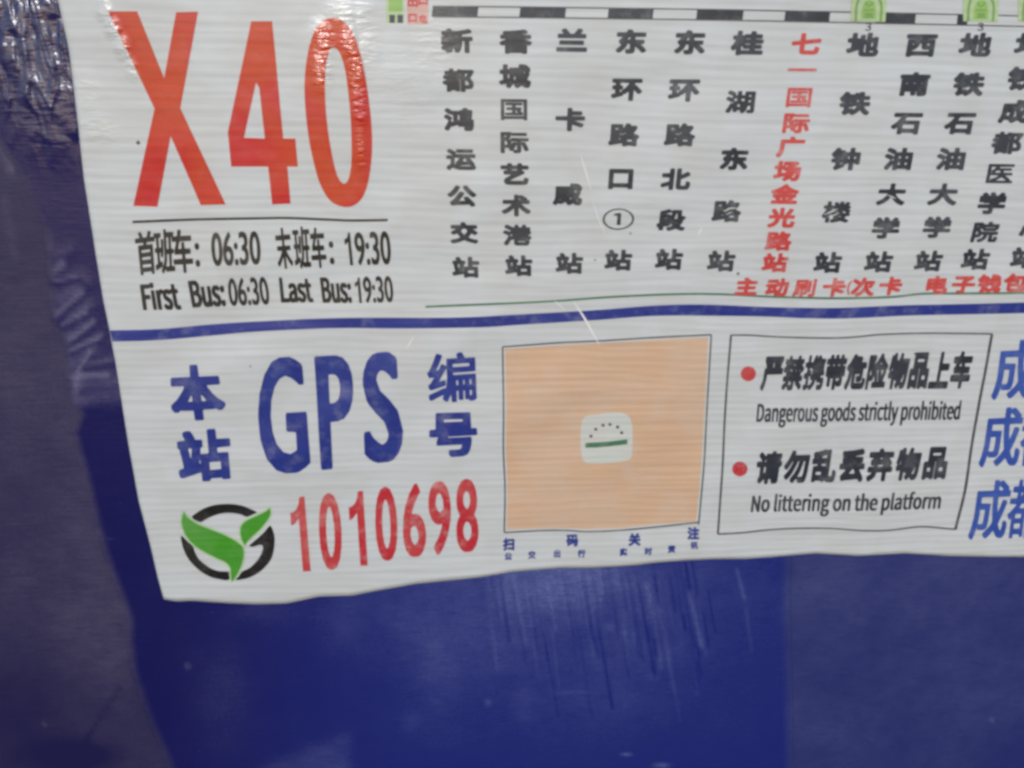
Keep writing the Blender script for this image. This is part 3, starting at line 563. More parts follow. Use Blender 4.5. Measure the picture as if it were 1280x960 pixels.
        [122,221,122,231,138,249,141,256,144,256,144,234,131,228,125,221],
    ],
    '资': [
        [31,-57,39,-57,128,-36,181,-8,199,6,254,-13,353,-54,368,-51,373,-47,387,-26,391,-13,391,-1,384,16,356,31,352,36,351,128,353,134,374,140,379,143,393,162,397,174,397,187,391,202,357,217,387,282,388,300,381,316,359,323,245,324,241,328,234,350,217,357,193,357,180,353,160,316,150,303,91,332,57,344,45,344,31,337,20,322,16,310,16,294,20,282,70,258,85,248,86,245,11,221,5,214,1,202,1,187,14,152,30,145,48,151,53,147,54,27,48,22,14,15,8,8,4,-4,4,-20,17,-47,24,-54],
        [125,48,122,49,121,54,122,94,161,94,157,79,136,54],
        [276,60,233,76,236,94,282,94,283,63,282,60],
        [239,174,241,180,254,192,272,174],
    ],
    '路': [
        [196,-55,232,-56,241,-52,247,-43,253,-41,308,-41,318,-49,333,-53,358,-53,374,-46,378,-30,378,71,401,99,405,111,405,127,398,143,342,175,335,182,333,188,361,240,374,274,374,293,371,305,358,315,336,322,327,319,290,319,286,324,285,339,279,351,241,362,228,358,222,352,199,296,189,280,185,280,184,324,176,340,164,343,148,344,41,344,25,340,22,336,18,320,18,194,21,176,18,160,17,47,1,35,-4,22,-4,7,6,-30,22,-38,176,-1,181,-6,181,-36,185,-49],
        [253,36,249,40,248,50,249,59,253,63,305,63,310,59,310,40,305,36],
        [142,71,138,74,139,86,152,87,157,80,157,74],
        [182,157,167,162,142,162,139,164,139,170,170,172,192,169,204,174,219,192,224,191,226,185,219,178,188,157],
        [87,248,83,253,84,268,118,268,117,250],
    ],
    '车': [
        [199,-56,231,-57,247,-50,251,-37,252,15,256,19,376,20,392,27,396,40,396,80,388,96,373,100,259,100,253,101,252,104,253,107,259,109,342,109,358,116,362,129,362,166,355,184,342,189,256,189,252,194,252,218,259,223,364,223,379,227,387,243,387,283,380,298,367,303,204,303,202,307,205,320,205,335,201,348,167,360,155,361,142,357,136,351,124,320,115,304,31,303,18,298,12,283,12,243,19,227,31,223,73,221,72,215,54,187,43,178,39,166,40,144,53,112,71,106,87,109,179,109,182,107,182,102,28,100,13,96,5,80,5,40,10,27,25,20,182,18,185,-40,188,-50],
        [148,190,148,197,163,221,182,221,182,190],
    ],
    '运': [
        [24,-51,46,-52,76,-17,90,-10,136,-36,170,-46,194,-49,333,-50,345,-47,382,-46,388,-43,402,-5,401,20,395,29,386,32,386,69,329,164,333,169,388,169,394,173,399,183,399,198,399,229,394,239,385,243,139,243,133,244,132,247,136,271,145,262,151,261,360,262,367,272,368,278,368,318,361,330,148,332,142,328,137,318,136,275,121,290,59,334,37,334,20,318,14,306,14,284,18,275,77,230,86,220,13,218,6,214,2,204,2,161,6,151,13,147,53,147,57,143,56,60,17,29,6,18,2,7,3,-23],
        [234,22,194,24,187,29,194,33,222,36,317,43,322,41,327,32,326,28,320,24],
        [123,56,116,63,116,164,120,169,170,169,173,164,158,133,148,117,126,90,127,57],
        [228,111,227,115,253,167,258,167,261,149,276,121,277,115,259,111],
    ],
    '都': [
        [233,-53,280,-53,288,-40,290,-3,342,-2,357,2,369,8,380,18,392,40,395,64,395,107,392,123,379,150,353,187,401,289,401,314,394,323,369,336,342,334,246,334,219,343,200,343,191,339,175,313,145,312,140,317,139,344,133,354,89,354,82,344,80,314,31,312,25,308,21,301,20,255,25,245,31,241,77,241,79,237,12,235,6,230,2,221,2,197,2,181,6,172,12,168,47,166,47,163,28,150,-3,133,-7,123,-7,101,18,70,44,67,45,-37,52,-50,95,-50,102,-40,105,-28,111,-26,157,-27,169,-44,212,-44,220,-31,220,154,218,163,219,166,224,166,226,-37],
        [308,70,292,72,288,77,289,148,295,146,317,124,333,92,334,83,329,75],
        [289,210,288,258,292,263,311,262,312,252,296,218],
        [215,236,214,240,225,254,225,237],
    ],
    '金': [
        [24,-44,370,-46,386,-41,393,-23,393,11,388,24,373,31,324,31,319,36,342,79,358,81,370,88,374,101,374,137,367,156,382,164,401,190,405,211,401,228,394,233,364,244,321,266,268,300,246,322,244,337,238,350,204,363,185,357,151,318,105,281,50,250,1,230,-7,214,-7,202,-3,190,19,164,34,156,27,137,27,101,31,88,44,81,59,79,82,36,78,31,28,31,13,24,8,11,8,-26,13,-39],
        [161,34,144,73,145,80,161,80,165,76,165,36],
        [234,43,234,79,256,80,257,76,251,64],
        [53,158,51,159,52,162,78,173,99,163,163,162,163,159,158,158],
        [238,158,235,159,238,163,302,163,314,168,324,175,347,165,354,159],
        [188,241,187,245,201,257,214,245,214,242,210,241],
    ],
    '钟': [
        [257,-56,289,-57,305,-50,309,-38,311,73,326,73,332,57,348,50,372,50,388,58,392,70,392,85,392,255,388,270,372,278,311,279,308,344,305,354,292,360,261,361,246,354,242,341,241,282,234,278,188,278,183,282,182,298,175,311,163,315,123,315,119,319,118,335,111,348,83,358,61,354,55,347,31,298,2,261,-2,245,-1,224,15,192,25,187,34,171,60,165,58,161,25,161,12,157,5,141,5,104,9,91,25,84,58,84,63,79,62,30,46,12,42,-1,42,-13,45,-25,65,-51,77,-54,89,-51,120,-31,182,2,189,18,188,48,218,54,228,73,237,74,241,67,242,-38,246,-51],
        [132,63,132,82,160,82,160,73],
        [231,152,226,156,226,193,231,198,237,198,241,193,241,156,237,152],
        [314,152,309,156,309,193,314,198,323,198,327,193,327,156,323,152],
        [135,161,133,162,135,166,159,165,157,161],
    ],
    '钱': [
        [336,-54,347,-55,362,-52,385,-39,397,-11,404,20,404,32,399,45,367,69,391,103,398,124,392,152,394,161,394,192,387,208,375,217,381,223,384,232,385,254,368,313,347,331,313,350,301,353,282,351,276,359,264,363,236,362,224,356,219,343,218,272,184,267,180,269,179,297,172,312,159,317,122,317,118,321,117,337,110,350,76,360,61,356,31,297,-1,257,-5,241,-1,220,14,192,24,186,30,173,41,164,24,162,11,155,7,143,7,127,7,106,11,94,24,87,61,86,65,81,64,32,48,11,44,-2,44,-14,48,-27,64,-46,79,-52,91,-49,147,-13,168,-43,187,-49,221,-36,270,-11,273,-11,295,-37,307,-46],
        [338,30,335,35,341,39,342,32],
        [193,38,189,41,181,66,175,75,159,80,133,69,130,72,131,84,168,87,178,91,187,103,215,110,233,111,243,66,236,59,215,47],
        [304,117,301,124,314,127,311,121],
        [175,182,173,186,178,189,184,187,211,193,220,192,218,188],
    ],
    '铁': [
        [77,-52,81,-53,94,-50,143,-21,171,-50,186,-54,201,-50,237,-21,260,5,278,32,282,31,299,0,317,-21,352,-50,364,-53,377,-50,399,-25,403,-6,399,12,366,40,345,68,329,99,334,103,380,103,395,110,400,126,400,163,396,175,380,183,318,183,314,191,314,206,318,211,371,211,386,218,391,231,390,271,386,281,374,287,315,289,314,339,306,355,294,358,263,358,253,354,247,342,241,337,223,343,204,342,192,336,183,314,180,313,171,315,124,316,120,320,119,335,113,348,84,358,72,358,63,355,57,349,30,295,1,259,-3,246,-3,228,1,215,13,194,23,188,32,172,62,166,60,162,26,161,11,155,6,142,6,105,14,89,26,85,60,84,64,80,64,31,61,25,50,15,46,3,46,-9,50,-21,63,-44],
        [189,45,181,65,168,72,134,62,134,83,174,86,184,89,189,99,195,103,226,102,227,95,218,77,197,49],
        [137,162,135,163,137,167,157,166,155,162],
        [226,183,223,188,229,207,235,211,244,209,244,185],
    ],
    '际': [
        [25,-50,66,-51,73,-46,77,-34,77,40,81,45,134,44,129,24,134,8,161,-11,177,-10,186,-5,195,-37,201,-50,263,-48,281,-41,291,-31,298,-13,300,103,307,95,316,74,343,-7,349,-11,365,-11,391,0,397,15,393,40,378,86,350,150,343,155,325,155,303,149,299,150,298,157,303,164,390,166,397,181,397,197,397,212,390,227,165,229,158,224,152,195,146,199,140,209,158,258,168,276,174,263,180,260,368,261,371,264,375,280,375,307,368,323,174,323,152,336,140,340,118,337,29,336,23,333,18,317,18,-31],
        [201,17,200,21,204,34,221,70,232,104,235,106,237,21,232,17],
        [81,106,77,114,78,179,83,178,95,163,107,138,110,120,106,110,94,106],
        [171,121,165,163,235,163,235,145,226,151,208,155,186,154,182,150,174,123],
        [78,229,77,267,81,272,91,272,94,270,94,264,82,230],
    ],
    '院': [
        [22,-49,63,-51,69,-47,74,-34,76,43,119,45,134,52,147,65,159,95,165,97,186,97,191,92,190,83,178,55,153,30,115,12,109,0,108,-12,112,-25,128,-47,153,-47,200,-21,230,15,249,65,253,92,260,97,268,92,268,-12,277,-34,294,-44,371,-44,379,-40,390,-28,400,3,403,37,399,52,371,68,353,68,345,52,343,19,328,19,326,89,331,97,386,97,393,101,397,114,397,129,397,145,393,158,383,162,156,162,150,166,128,209,130,219,137,227,143,202,149,199,168,197,173,175,180,171,356,172,359,175,365,197,386,200,393,212,394,286,389,302,383,306,300,308,276,351,266,358,251,358,223,346,219,329,224,308,220,306,165,306,160,311,156,327,134,340,22,335,16,320,16,305,16,-31],
        [79,106,74,114,76,171,86,163,99,132,97,111],
        [202,233,198,237,199,240,205,242,328,242,334,240,335,237,334,234,328,232],
        [76,247,74,271,79,275,85,275,86,265],
    ],
    '险': [
        [25,-51,63,-53,72,-49,76,-39,78,41,121,43,138,50,153,72,157,96,161,102,168,87,178,41,173,37,143,36,136,32,132,22,132,-21,140,-34,383,-34,393,-30,396,-21,396,-5,396,22,393,32,386,36,349,36,344,41,383,133,385,158,405,192,405,219,395,233,349,267,307,309,296,324,294,342,287,352,269,359,250,359,244,356,223,321,190,278,170,258,146,241,145,250,162,299,162,321,153,333,130,344,109,341,29,341,22,336,18,324,18,-36],
        [235,37,233,75,223,115,207,161,210,165,226,165,230,161,230,136,249,41,247,37],
        [300,103,286,161,290,165,321,165,325,161,306,112],
        [81,110,76,118,78,166,85,161,98,130,97,115,90,111],
        [250,234,250,241,261,253,269,249,276,238,276,235,272,233],
        [78,258,77,265,81,269,82,262],
    ],
    '首': [
        [64,-56,96,-57,109,-53,118,-34,124,-33,278,-33,281,-34,287,-50,299,-56,333,-57,349,-50,353,-34,353,224,355,228,379,229,395,237,399,249,399,283,393,301,379,306,330,307,332,332,325,347,312,354,284,361,266,354,235,307,173,306,150,338,133,355,115,361,99,357,78,345,73,332,75,307,23,306,7,299,3,283,3,249,7,237,23,229,47,228,49,224,49,-37,53,-50],
    ],
    '香': [
        [79,-56,114,-56,123,-53,130,-43,136,-42,274,-42,283,-53,299,-57,323,-57,339,-50,343,-34,344,86,348,89,366,84,380,89,401,114,405,135,401,150,397,154,357,171,329,187,328,190,376,192,391,199,396,212,396,227,396,249,391,262,376,269,281,270,286,275,326,282,349,292,353,310,349,329,323,354,305,358,253,346,185,337,160,336,117,331,77,330,56,327,43,320,39,307,39,292,43,272,40,269,22,268,9,261,5,249,6,209,12,197,22,193,74,192,78,190,78,187,6,150,-1,135,-1,120,3,106,22,85,37,81,59,88,63,86,64,-37,68,-50],
    ],
    '鸿': [
        [285,-52,335,-53,360,-47,376,-34,385,-9,392,37,395,139,388,154,366,159,363,163,371,191,374,249,377,259,377,305,373,317,357,325,317,326,314,342,308,354,280,362,268,362,255,358,240,326,209,321,203,311,197,309,108,310,58,352,46,355,34,352,12,333,8,314,12,296,61,246,80,242,95,233,117,231,118,117,117,114,111,113,103,123,88,136,102,154,106,166,106,182,102,194,92,205,58,232,40,241,31,242,18,238,5,225,-1,209,-1,194,2,182,31,159,55,133,31,68,2,3,2,-15,5,-27,15,-37,37,-47,46,-47,58,-43,65,-34,91,28,108,27,120,30,175,56,180,53,184,31,197,24,276,22,264,13,260,0,260,-12,270,-43,277,-50],
        [188,144,185,145,183,151,183,228,188,232,197,232,201,225,201,154,198,148],
    ],
    '成 light': [
        [30,-40,46,-41,53,-37,74,6,83,36,86,34,89,24,95,20,157,20,175,27,188,43,195,86,197,188,191,192,96,194,94,228,101,232,203,232,210,228,217,160,236,71,209,42,148,-2,148,-10,168,-31,178,-35,197,-32,226,-12,258,15,289,-20,308,-32,345,-35,366,-29,382,-12,391,15,395,43,394,62,372,77,350,77,344,65,343,40,335,14,322,21,310,40,301,61,333,114,348,145,367,191,367,203,363,207,338,214,316,212,296,163,283,138,280,137,272,169,266,228,274,232,388,233,392,240,391,272,385,275,367,277,370,289,368,295,311,333,295,340,280,340,261,328,258,339,249,343,212,343,206,338,205,301,208,283,203,276,42,274,38,265,38,117,35,86,22,28,5,-12,8,-22],
        [92,60,89,62,88,68,94,101,95,151,141,151,143,114,140,105,140,77,136,65,129,60],
        [268,276,263,280,263,289,263,301,268,305,298,287,308,277],
    ],
    '都 light': [
        [236,-37,274,-39,280,-35,283,17,292,14,329,14,354,17,374,30,385,49,389,64,389,95,382,123,366,151,343,175,340,181,388,283,394,304,366,321,345,318,243,318,219,327,203,327,194,324,179,298,139,297,134,301,134,332,130,338,92,339,88,332,86,298,34,296,26,289,26,264,31,258,86,255,86,221,15,220,8,212,8,190,12,184,90,181,90,178,60,154,31,134,3,120,-1,114,22,85,34,84,46,89,51,86,52,-31,59,-36,92,-35,96,-31,99,-13,105,-11,163,-11,168,-16,169,-25,175,-29,206,-29,212,-26,213,150,206,155,142,155,138,157,138,160,154,179,160,183,228,183,232,178,232,-28],
        [102,26,97,30,97,40,97,52,102,56,160,57,168,52,168,30,163,26],
        [305,54,286,57,282,61,282,274,286,278,323,278,329,275,327,264,288,175,327,129,339,101,342,80,339,67,330,58],
        [102,91,97,95,97,104,97,114,102,118,160,118,168,114,168,95,163,91],
        [194,220,191,224,213,258,227,286,231,288,232,221,228,219],
        [135,232,135,255,153,255,154,252,145,239],
    ],
    '首 light': [
        [59,-40,106,-41,112,-34,115,-19,121,-17,281,-17,285,-22,287,-34,293,-41,336,-42,346,-39,350,-28,349,218,339,226,235,226,229,227,228,230,232,243,235,244,389,245,396,255,396,280,393,286,386,290,309,291,308,295,328,323,328,329,318,339,290,346,275,346,269,343,241,300,232,291,170,292,152,321,130,343,124,346,109,346,84,336,77,329,77,323,97,298,96,291,19,290,10,287,6,280,6,255,13,245,158,244,163,240,162,230,155,226,63,226,53,218,52,-28,53,-34],
        [118,26,114,30,113,37,114,46,118,50,278,50,285,46,285,30,281,26],
        [118,94,114,98,113,104,114,110,118,115,278,115,285,110,285,98,281,94],
        [118,158,114,163,113,169,114,175,118,179,278,180,285,175,285,163,281,158],
    ],
    '班 light': [
        [141,-41,152,-42,161,-38,201,-6,205,-7,207,-22,216,-27,383,-27,395,-22,395,15,386,19,339,20,335,27,335,122,339,127,373,128,380,132,381,141,379,165,370,170,339,170,335,175,335,267,339,271,379,272,389,276,389,313,376,318,253,318,249,322,247,341,241,345,207,345,198,341,196,153,193,116,183,73,159,30,152,26,150,52,146,64,133,68,109,63,103,64,101,138,106,142,122,141,120,116,139,100,155,96,167,103,177,129,184,165,184,190,187,202,186,255,167,262,149,262,139,258,138,215,133,187,106,186,101,193,101,267,106,271,136,272,146,276,146,310,136,315,121,315,19,315,7,310,7,276,16,272,44,271,48,267,48,190,44,186,19,185,10,181,9,156,10,147,16,143,44,142,48,138,49,58,47,49,10,40,1,34,0,24,6,-1,13,-8,26,-8,146,21,123,-1,120,-7,120,-19],
        [223,20,221,24,232,45,242,82,247,125,281,125,281,21],
        [253,170,249,178,249,267,253,271,278,271,283,264,282,175,278,170],
    ],
    '车 light': [
        [194,-40,238,-42,245,-37,248,-31,250,34,385,36,393,46,393,74,388,81,382,84,250,86,249,120,253,124,352,126,359,135,358,167,348,173,250,175,247,224,241,231,235,232,198,232,190,227,187,221,185,175,130,174,129,181,154,224,161,234,167,238,373,238,383,246,384,277,379,284,373,287,191,288,188,292,201,323,201,333,195,339,173,345,148,346,136,335,124,304,115,289,22,286,15,277,15,249,19,241,25,238,84,238,90,235,72,200,53,172,43,163,43,150,49,132,55,126,65,121,93,124,182,124,187,120,185,86,19,84,9,77,9,46,13,38,19,35,185,34,187,-31],
    ],
    '末 light': [
        [174,-40,218,-41,228,-34,231,78,237,75,294,22,354,-16,373,-15,386,-3,401,19,394,29,360,45,307,83,264,126,264,129,268,131,363,132,371,142,371,166,366,174,357,177,234,177,229,185,231,228,385,230,392,240,391,271,381,278,234,279,229,283,229,335,226,342,218,346,178,346,171,342,168,335,167,283,163,279,21,278,15,275,11,268,12,237,21,229,166,228,168,185,163,177,43,177,32,172,29,166,29,142,37,132,132,131,136,129,136,126,125,111,84,74,43,45,6,26,2,22,2,12,11,0,28,-16,49,-16,87,6,135,45,160,69,166,72,168,-31],
    ],
    'm本': [
        [172,-50,222,-51,229,-46,232,-40,233,21,237,26,317,26,330,31,348,17,373,17,391,32,405,49,405,67,402,74,357,107,325,141,295,184,288,200,293,204,385,205,392,215,392,261,382,269,234,270,232,344,229,350,222,355,176,355,166,348,163,270,19,269,13,266,8,258,8,215,16,205,105,204,110,200,100,178,69,135,40,103,0,71,0,43,16,23,28,14,50,14,71,31,83,26,163,24,165,-40],
        [133,91,132,95,157,132,163,137,163,92],
        [237,91,233,98,234,139,243,130,266,95,266,92,262,91],
    ],
    'm站': [
        [176,-49,223,-51,232,-44,235,-34,241,-32,315,-32,324,-44,330,-47,374,-47,383,-40,383,157,374,165,303,166,301,197,306,204,395,206,403,215,403,262,398,269,392,272,303,274,301,345,294,355,244,355,235,348,234,172,229,165,174,165,178,209,180,212,192,217,196,225,196,271,186,278,143,280,140,295,131,317,116,345,109,351,78,352,60,345,53,339,52,314,60,299,65,280,17,278,7,271,6,225,9,219,21,209,21,191,30,148,40,71,38,65,7,56,1,49,0,28,7,-3,17,-11,38,-11,155,19,167,20,169,-40],
        [238,36,234,43,235,95,318,95,318,37],
        [164,91,160,95,160,102,164,120,167,122,169,95],
        [97,138,86,209,90,214,106,214,110,209,110,197,100,139],
    ],
    'm编': [
        [188,-38,219,-39,226,-34,227,39,232,47,237,46,239,42,239,-19,244,-26,272,-27,278,-22,279,42,284,47,288,42,289,-19,292,-25,318,-27,327,-38,348,-39,367,-35,380,-22,379,169,370,173,210,173,204,175,202,181,204,187,210,189,373,190,378,199,377,298,370,302,302,303,299,304,279,344,272,348,262,348,241,342,234,335,233,326,240,304,161,302,156,295,155,246,127,262,115,262,93,220,78,215,77,221,109,282,125,326,121,335,93,345,81,345,74,335,60,295,29,230,16,211,6,202,6,190,18,162,56,162,30,122,10,105,9,92,18,70,22,67,35,66,136,91,144,98,144,129,140,135,127,136,102,130,98,132,97,135,145,215,155,226,156,159,147,89,142,75,124,74,13,31,8,21,12,-7,19,-13,35,-14,112,19,124,21,116,-4,117,-13,136,-29,152,-33,158,-28,179,18,182,20,184,-31],
        [333,4,329,9,329,42,330,46,336,47,341,42,341,9,339,6],
        [232,90,227,95,227,126,229,129,235,130,239,126,239,95,237,92],
        [284,91,279,95,279,110,279,126,284,130,288,126,288,110,288,95],
        [333,90,329,95,329,126,330,129,336,130,341,126,341,95,339,92],
        [207,235,203,239,202,246,203,255,207,259,324,259,331,255,331,239,327,235],
    ],
    'm号': [
        [191,-49,272,-50,300,-40,312,-29,325,-6,335,25,344,81,344,111,341,117,334,122,162,122,157,124,158,130,377,131,383,132,390,139,391,182,388,191,380,196,345,197,344,327,337,336,69,337,63,336,56,330,55,197,17,196,9,191,6,182,7,139,17,131,77,130,65,93,65,68,72,58,263,56,264,50,258,28,248,15,171,17,162,11,160,-12,170,-39,177,-46],
        [128,258,123,265,123,271,128,276,269,276,277,271,277,262,272,258],
    ],
    'm成': [
        [27,-52,49,-54,57,-49,81,-3,83,6,86,9,138,6,141,-19,166,-45,172,-48,191,-48,200,-44,255,-3,261,-5,286,-32,305,-44,323,-48,348,-48,369,-41,388,-22,398,6,401,34,401,71,392,80,375,90,348,90,341,83,338,74,337,49,333,34,329,31,316,49,312,61,339,105,364,157,374,185,371,218,391,221,397,228,398,274,395,283,391,287,379,289,376,301,369,309,314,345,298,352,277,352,268,348,252,355,209,355,202,351,199,345,198,292,194,288,46,288,37,284,32,274,32,126,29,95,16,37,-2,-3,-1,-28],
        [203,52,199,55,198,65,201,80,202,145,206,168,210,163,214,132,226,77,223,71],
        [101,73,97,80,100,92,101,138,135,138,137,126,134,114,134,86,129,74],
        [283,164,279,178,276,215,280,220,301,220,306,215,302,203,290,172],
        [200,202,191,205,105,205,100,209,100,215,108,220,200,220,205,212,204,203],
    ],
    'm都': [
        [236,-46,271,-48,280,-46,288,-34,290,3,339,4,354,8,379,23,392,46,395,67,395,101,392,117,370,160,350,184,395,280,401,298,401,307,397,314,366,330,345,327,243,327,219,336,203,337,191,332,175,307,145,306,140,310,140,335,135,344,126,349,92,348,82,338,80,307,34,306,25,301,21,295,20,261,25,252,34,248,77,247,81,243,81,234,77,229,15,229,6,224,2,215,2,190,6,178,15,174,64,172,52,159,-3,126,-7,117,-7,107,15,79,25,75,40,77,44,74,45,-28,49,-41,59,-45,92,-44,101,-37,105,-22,111,-20,157,-21,166,-34,172,-38,209,-38,216,-34,220,-25,220,150,216,160,209,163,160,165,157,169,166,173,225,172,226,-31,229,-40],
        [108,35,103,40,105,46,108,47,157,47,161,43,160,37,157,35],
        [305,64,292,66,288,70,289,154,295,152,317,130,327,114,334,95,332,70,314,64],
        [108,100,104,104,108,109,157,109,161,104,157,100],
        [289,204,288,264,292,269,317,268,318,261,302,224,293,206],
        [209,229,206,234,225,260,225,231],
    ],
    '06:30': [
        [85,-7,111,-8,141,0,149,4,175,30,194,75,200,120,200,153,195,193,176,240,146,271,111,282,91,282,54,271,35,253,23,238,5,195,0,148,0,123,5,80,23,33,54,2],
        [287,-7,319,-8,346,-3,361,7,375,18,391,43,397,68,397,90,392,113,381,131,371,142,351,156,326,162,290,163,291,170,310,198,336,224,361,243,361,251,342,275,334,282,316,281,267,240,233,195,213,148,210,135,205,90,213,48,228,23,235,15,264,-3],
        [427,-7,456,-8,466,-5,475,3,480,13,480,28,477,35,469,44,456,49,431,49,419,43,414,39,407,25,408,13,415,0],
        [545,-7,586,-8,616,-3,644,15,664,45,670,75,667,105,659,123,639,145,657,165,664,185,665,213,662,225,659,238,645,258,616,276,586,282,549,282,519,273,511,269,507,263,507,230,511,225,534,224,554,232,574,232,591,222,600,205,600,193,596,183,589,174,576,167,551,163,547,155,549,120,554,117,574,116,584,111,595,103,602,93,605,73,601,60,597,53,584,42,571,39,551,45,521,59,504,58,500,53,501,10,519,0],
        [772,-7,799,-8,829,0,836,4,862,30,882,75,887,118,887,155,882,195,864,240,834,271,799,282,779,282,741,271,712,240,693,195,687,148,687,125,692,80,713,30,741,2],
        [99,42,90,45,80,58,70,83,65,113,65,158,68,180,78,210,91,227,101,230,111,226,124,208,135,165,136,135,132,93,124,65,109,45],
        [296,42,285,50,275,63,270,78,270,98,276,106,294,113,301,114,311,111,324,103,332,90,333,78,331,63,320,48,311,42],
        [786,42,779,45,771,55,760,75,755,95,752,115,752,155,755,178,763,205,777,225,789,230,799,226,811,208,822,168,824,135,822,105,812,65,799,47],
        [432,130,451,129,464,132,476,145,480,153,480,165,472,180,464,186,454,188,436,189,424,186,411,174,407,165,408,150,421,134],
    ],
    '9:30': [
        [65,-7,86,-8,123,22,136,35,162,68,172,85,189,125,195,155,197,180,192,213,174,248,143,273,108,282,86,282,58,276,33,260,21,249,8,228,2,203,2,188,8,163,21,142,33,129,51,117,61,115,76,112,112,110,111,103,95,78,66,49,40,28,41,20],
        [227,-7,261,-8,276,5,280,13,280,28,276,36,267,45,258,49,231,49,218,43,213,39,207,25,208,13,215,0],
        [345,-7,386,-8,416,-3,444,15,464,45,470,75,466,105,459,123,439,145,456,165,464,183,465,213,462,225,459,238,445,258,416,276,386,282,351,282,318,273,311,269,307,263,307,230,311,225,333,224,356,232,373,232,391,222,396,215,400,205,399,188,388,174,376,167,351,163,347,155,348,120,353,117,373,116,383,111,395,103,401,93,405,83,405,70,397,53,383,42,371,39,351,45,321,59,303,58,300,53,301,10,318,0],
        [572,-7,598,-8,628,0,636,4,662,30,681,75,687,118,687,155,682,195,664,240,633,271,598,282,578,282,541,271,512,240,493,195,487,148,487,125,492,80,513,30,541,2],
        [586,42,578,45,571,55,560,75,555,95,552,115,552,155,555,178,563,205,577,225,588,230,598,226,611,208,622,168,622,143,624,135,622,128,622,103,611,65,598,47],
        [232,130,251,129,263,132,273,140,279,150,280,163,272,180,263,186,253,188,236,189,223,186,211,174,207,165,208,150,221,134],
        [98,160,78,170,70,180,67,193,67,203,71,214,78,223,93,232,103,231,118,221,129,203,132,188,131,180,126,169,118,165],
    ],
    'First': [
        [534,-13,612,-15,632,-10,654,3,668,17,678,35,682,63,676,88,660,109,640,124,576,153,572,159,572,171,584,179,620,165,648,165,668,177,692,175,695,39,704,15,719,-1,740,-14,748,-15,816,-15,838,-5,842,11,834,35,824,41,788,41,779,55,779,171,784,176,826,179,833,187,834,211,833,219,824,228,780,231,778,275,772,285,760,289,708,288,700,279,692,231,668,228,656,221,624,233,552,233,512,217,500,232,472,237,452,237,420,226,360,229,347,223,343,215,342,195,342,7,347,-5,356,-11,412,-11,420,-10,428,-2,432,143,448,168,460,176,480,177,486,175,492,135,518,107,548,90,584,76,597,63,597,51,593,43,580,37,528,61,500,60,491,51,480,35,480,18,504,-2],
        [23,-9,88,-11,101,-1,105,119,200,121,213,131,214,163,204,176,104,179,104,247,220,249,236,261,260,249,288,249,304,254,320,270,326,287,321,303,308,317,300,321,252,321,228,303,32,305,19,299,14,287,14,7,16,-1],
        [243,-9,304,-11,317,-1,318,211,317,219,308,228,248,229,236,219,234,7,236,-1],
    ],
    'Last': [
        [263,-13,336,-15,356,-9,420,-11,432,-2,436,12,496,-15,572,-15,604,-2,624,17,637,43,638,71,633,87,622,103,596,124,535,151,528,167,532,175,540,179,580,165,608,166,624,178,648,175,651,39,663,11,675,-1,700,-15,772,-15,788,-10,797,-1,798,7,790,35,780,41,744,41,736,51,734,167,740,176,780,177,788,181,794,191,793,219,780,229,737,231,733,279,724,288,700,289,668,289,660,285,655,275,654,247,648,231,628,228,616,219,580,233,508,233,475,219,455,199,448,187,443,159,448,139,455,127,480,102,540,76,550,67,554,59,553,47,536,37,484,61,456,60,436,42,434,151,429,175,416,204,394,223,364,233,296,233,276,228,248,216,228,199,228,187,243,163,252,157,276,157,316,176,332,177,341,171,347,151,340,146,288,136,260,124,243,111,224,87,218,51,212,45,108,45,102,55,101,295,88,305,24,304,16,295,14,287,16,-2,24,-10,32,-11,212,-11,220,-10,232,4,236,4],
        [308,42,303,51,303,67,307,75,328,88,348,91,348,58,324,42],
    ],
    'Bus:': [
        [326,-13,396,-15,416,-8,428,-11,480,-11,492,-2,496,15,500,16,524,-2,556,-14,636,-15,668,-2,696,24,703,3,720,-14,776,-14,798,11,797,35,782,55,772,61,724,61,704,49,697,87,680,109,652,128,600,150,592,159,591,167,596,176,608,179,636,166,668,165,696,190,703,163,716,150,728,145,768,145,782,151,793,163,798,175,797,199,778,219,764,225,728,224,696,199,668,224,640,233,568,233,552,228,532,213,512,187,506,159,512,135,544,102,610,71,617,63,617,51,612,43,600,37,584,42,552,60,524,61,514,55,500,38,496,38,493,219,480,229,420,228,411,215,409,67,392,50,372,42,364,51,359,67,358,215,350,227,288,229,276,219,272,92,268,95,261,123,250,139,228,159,249,195,250,235,245,259,220,285,200,296,164,305,24,304,16,295,14,287,14,7,19,-5,32,-11,164,-11,196,-6,228,10,250,31,261,47,268,79,272,82,275,47,287,15,303,-1],
        [108,41,102,51,104,127,120,129,144,125,172,113,182,91,181,75,174,59,148,46],
        [108,181,102,191,104,251,116,253,156,241,166,223,165,207,160,197,152,190,140,186],
    ],
    'Dangerous goods strictly prohibited': [
        [802,-102,902,-103,947,-86,971,-62,978,-45,978,-5,964,19,930,32,844,34,833,41,828,53,839,61,902,68,930,87,943,104,950,127,947,176,953,181,976,184,979,207,975,218,907,221,890,227,822,227,799,219,782,208,763,184,756,155,756,127,775,87,762,58,762,30,769,7,752,-22,750,-56,757,-73,770,-87],
        [2167,-102,2262,-103,2313,-86,2337,-62,2344,-39,2344,-5,2326,18,2296,32,2210,34,2197,41,2192,53,2204,61,2233,61,2267,68,2284,78,2304,98,2316,133,2313,176,2319,181,2342,184,2344,207,2341,218,2273,221,2256,227,2182,227,2145,207,2129,184,2122,161,2122,127,2140,87,2128,58,2128,30,2134,7,2116,-22,2116,-62,2122,-73,2140,-90],
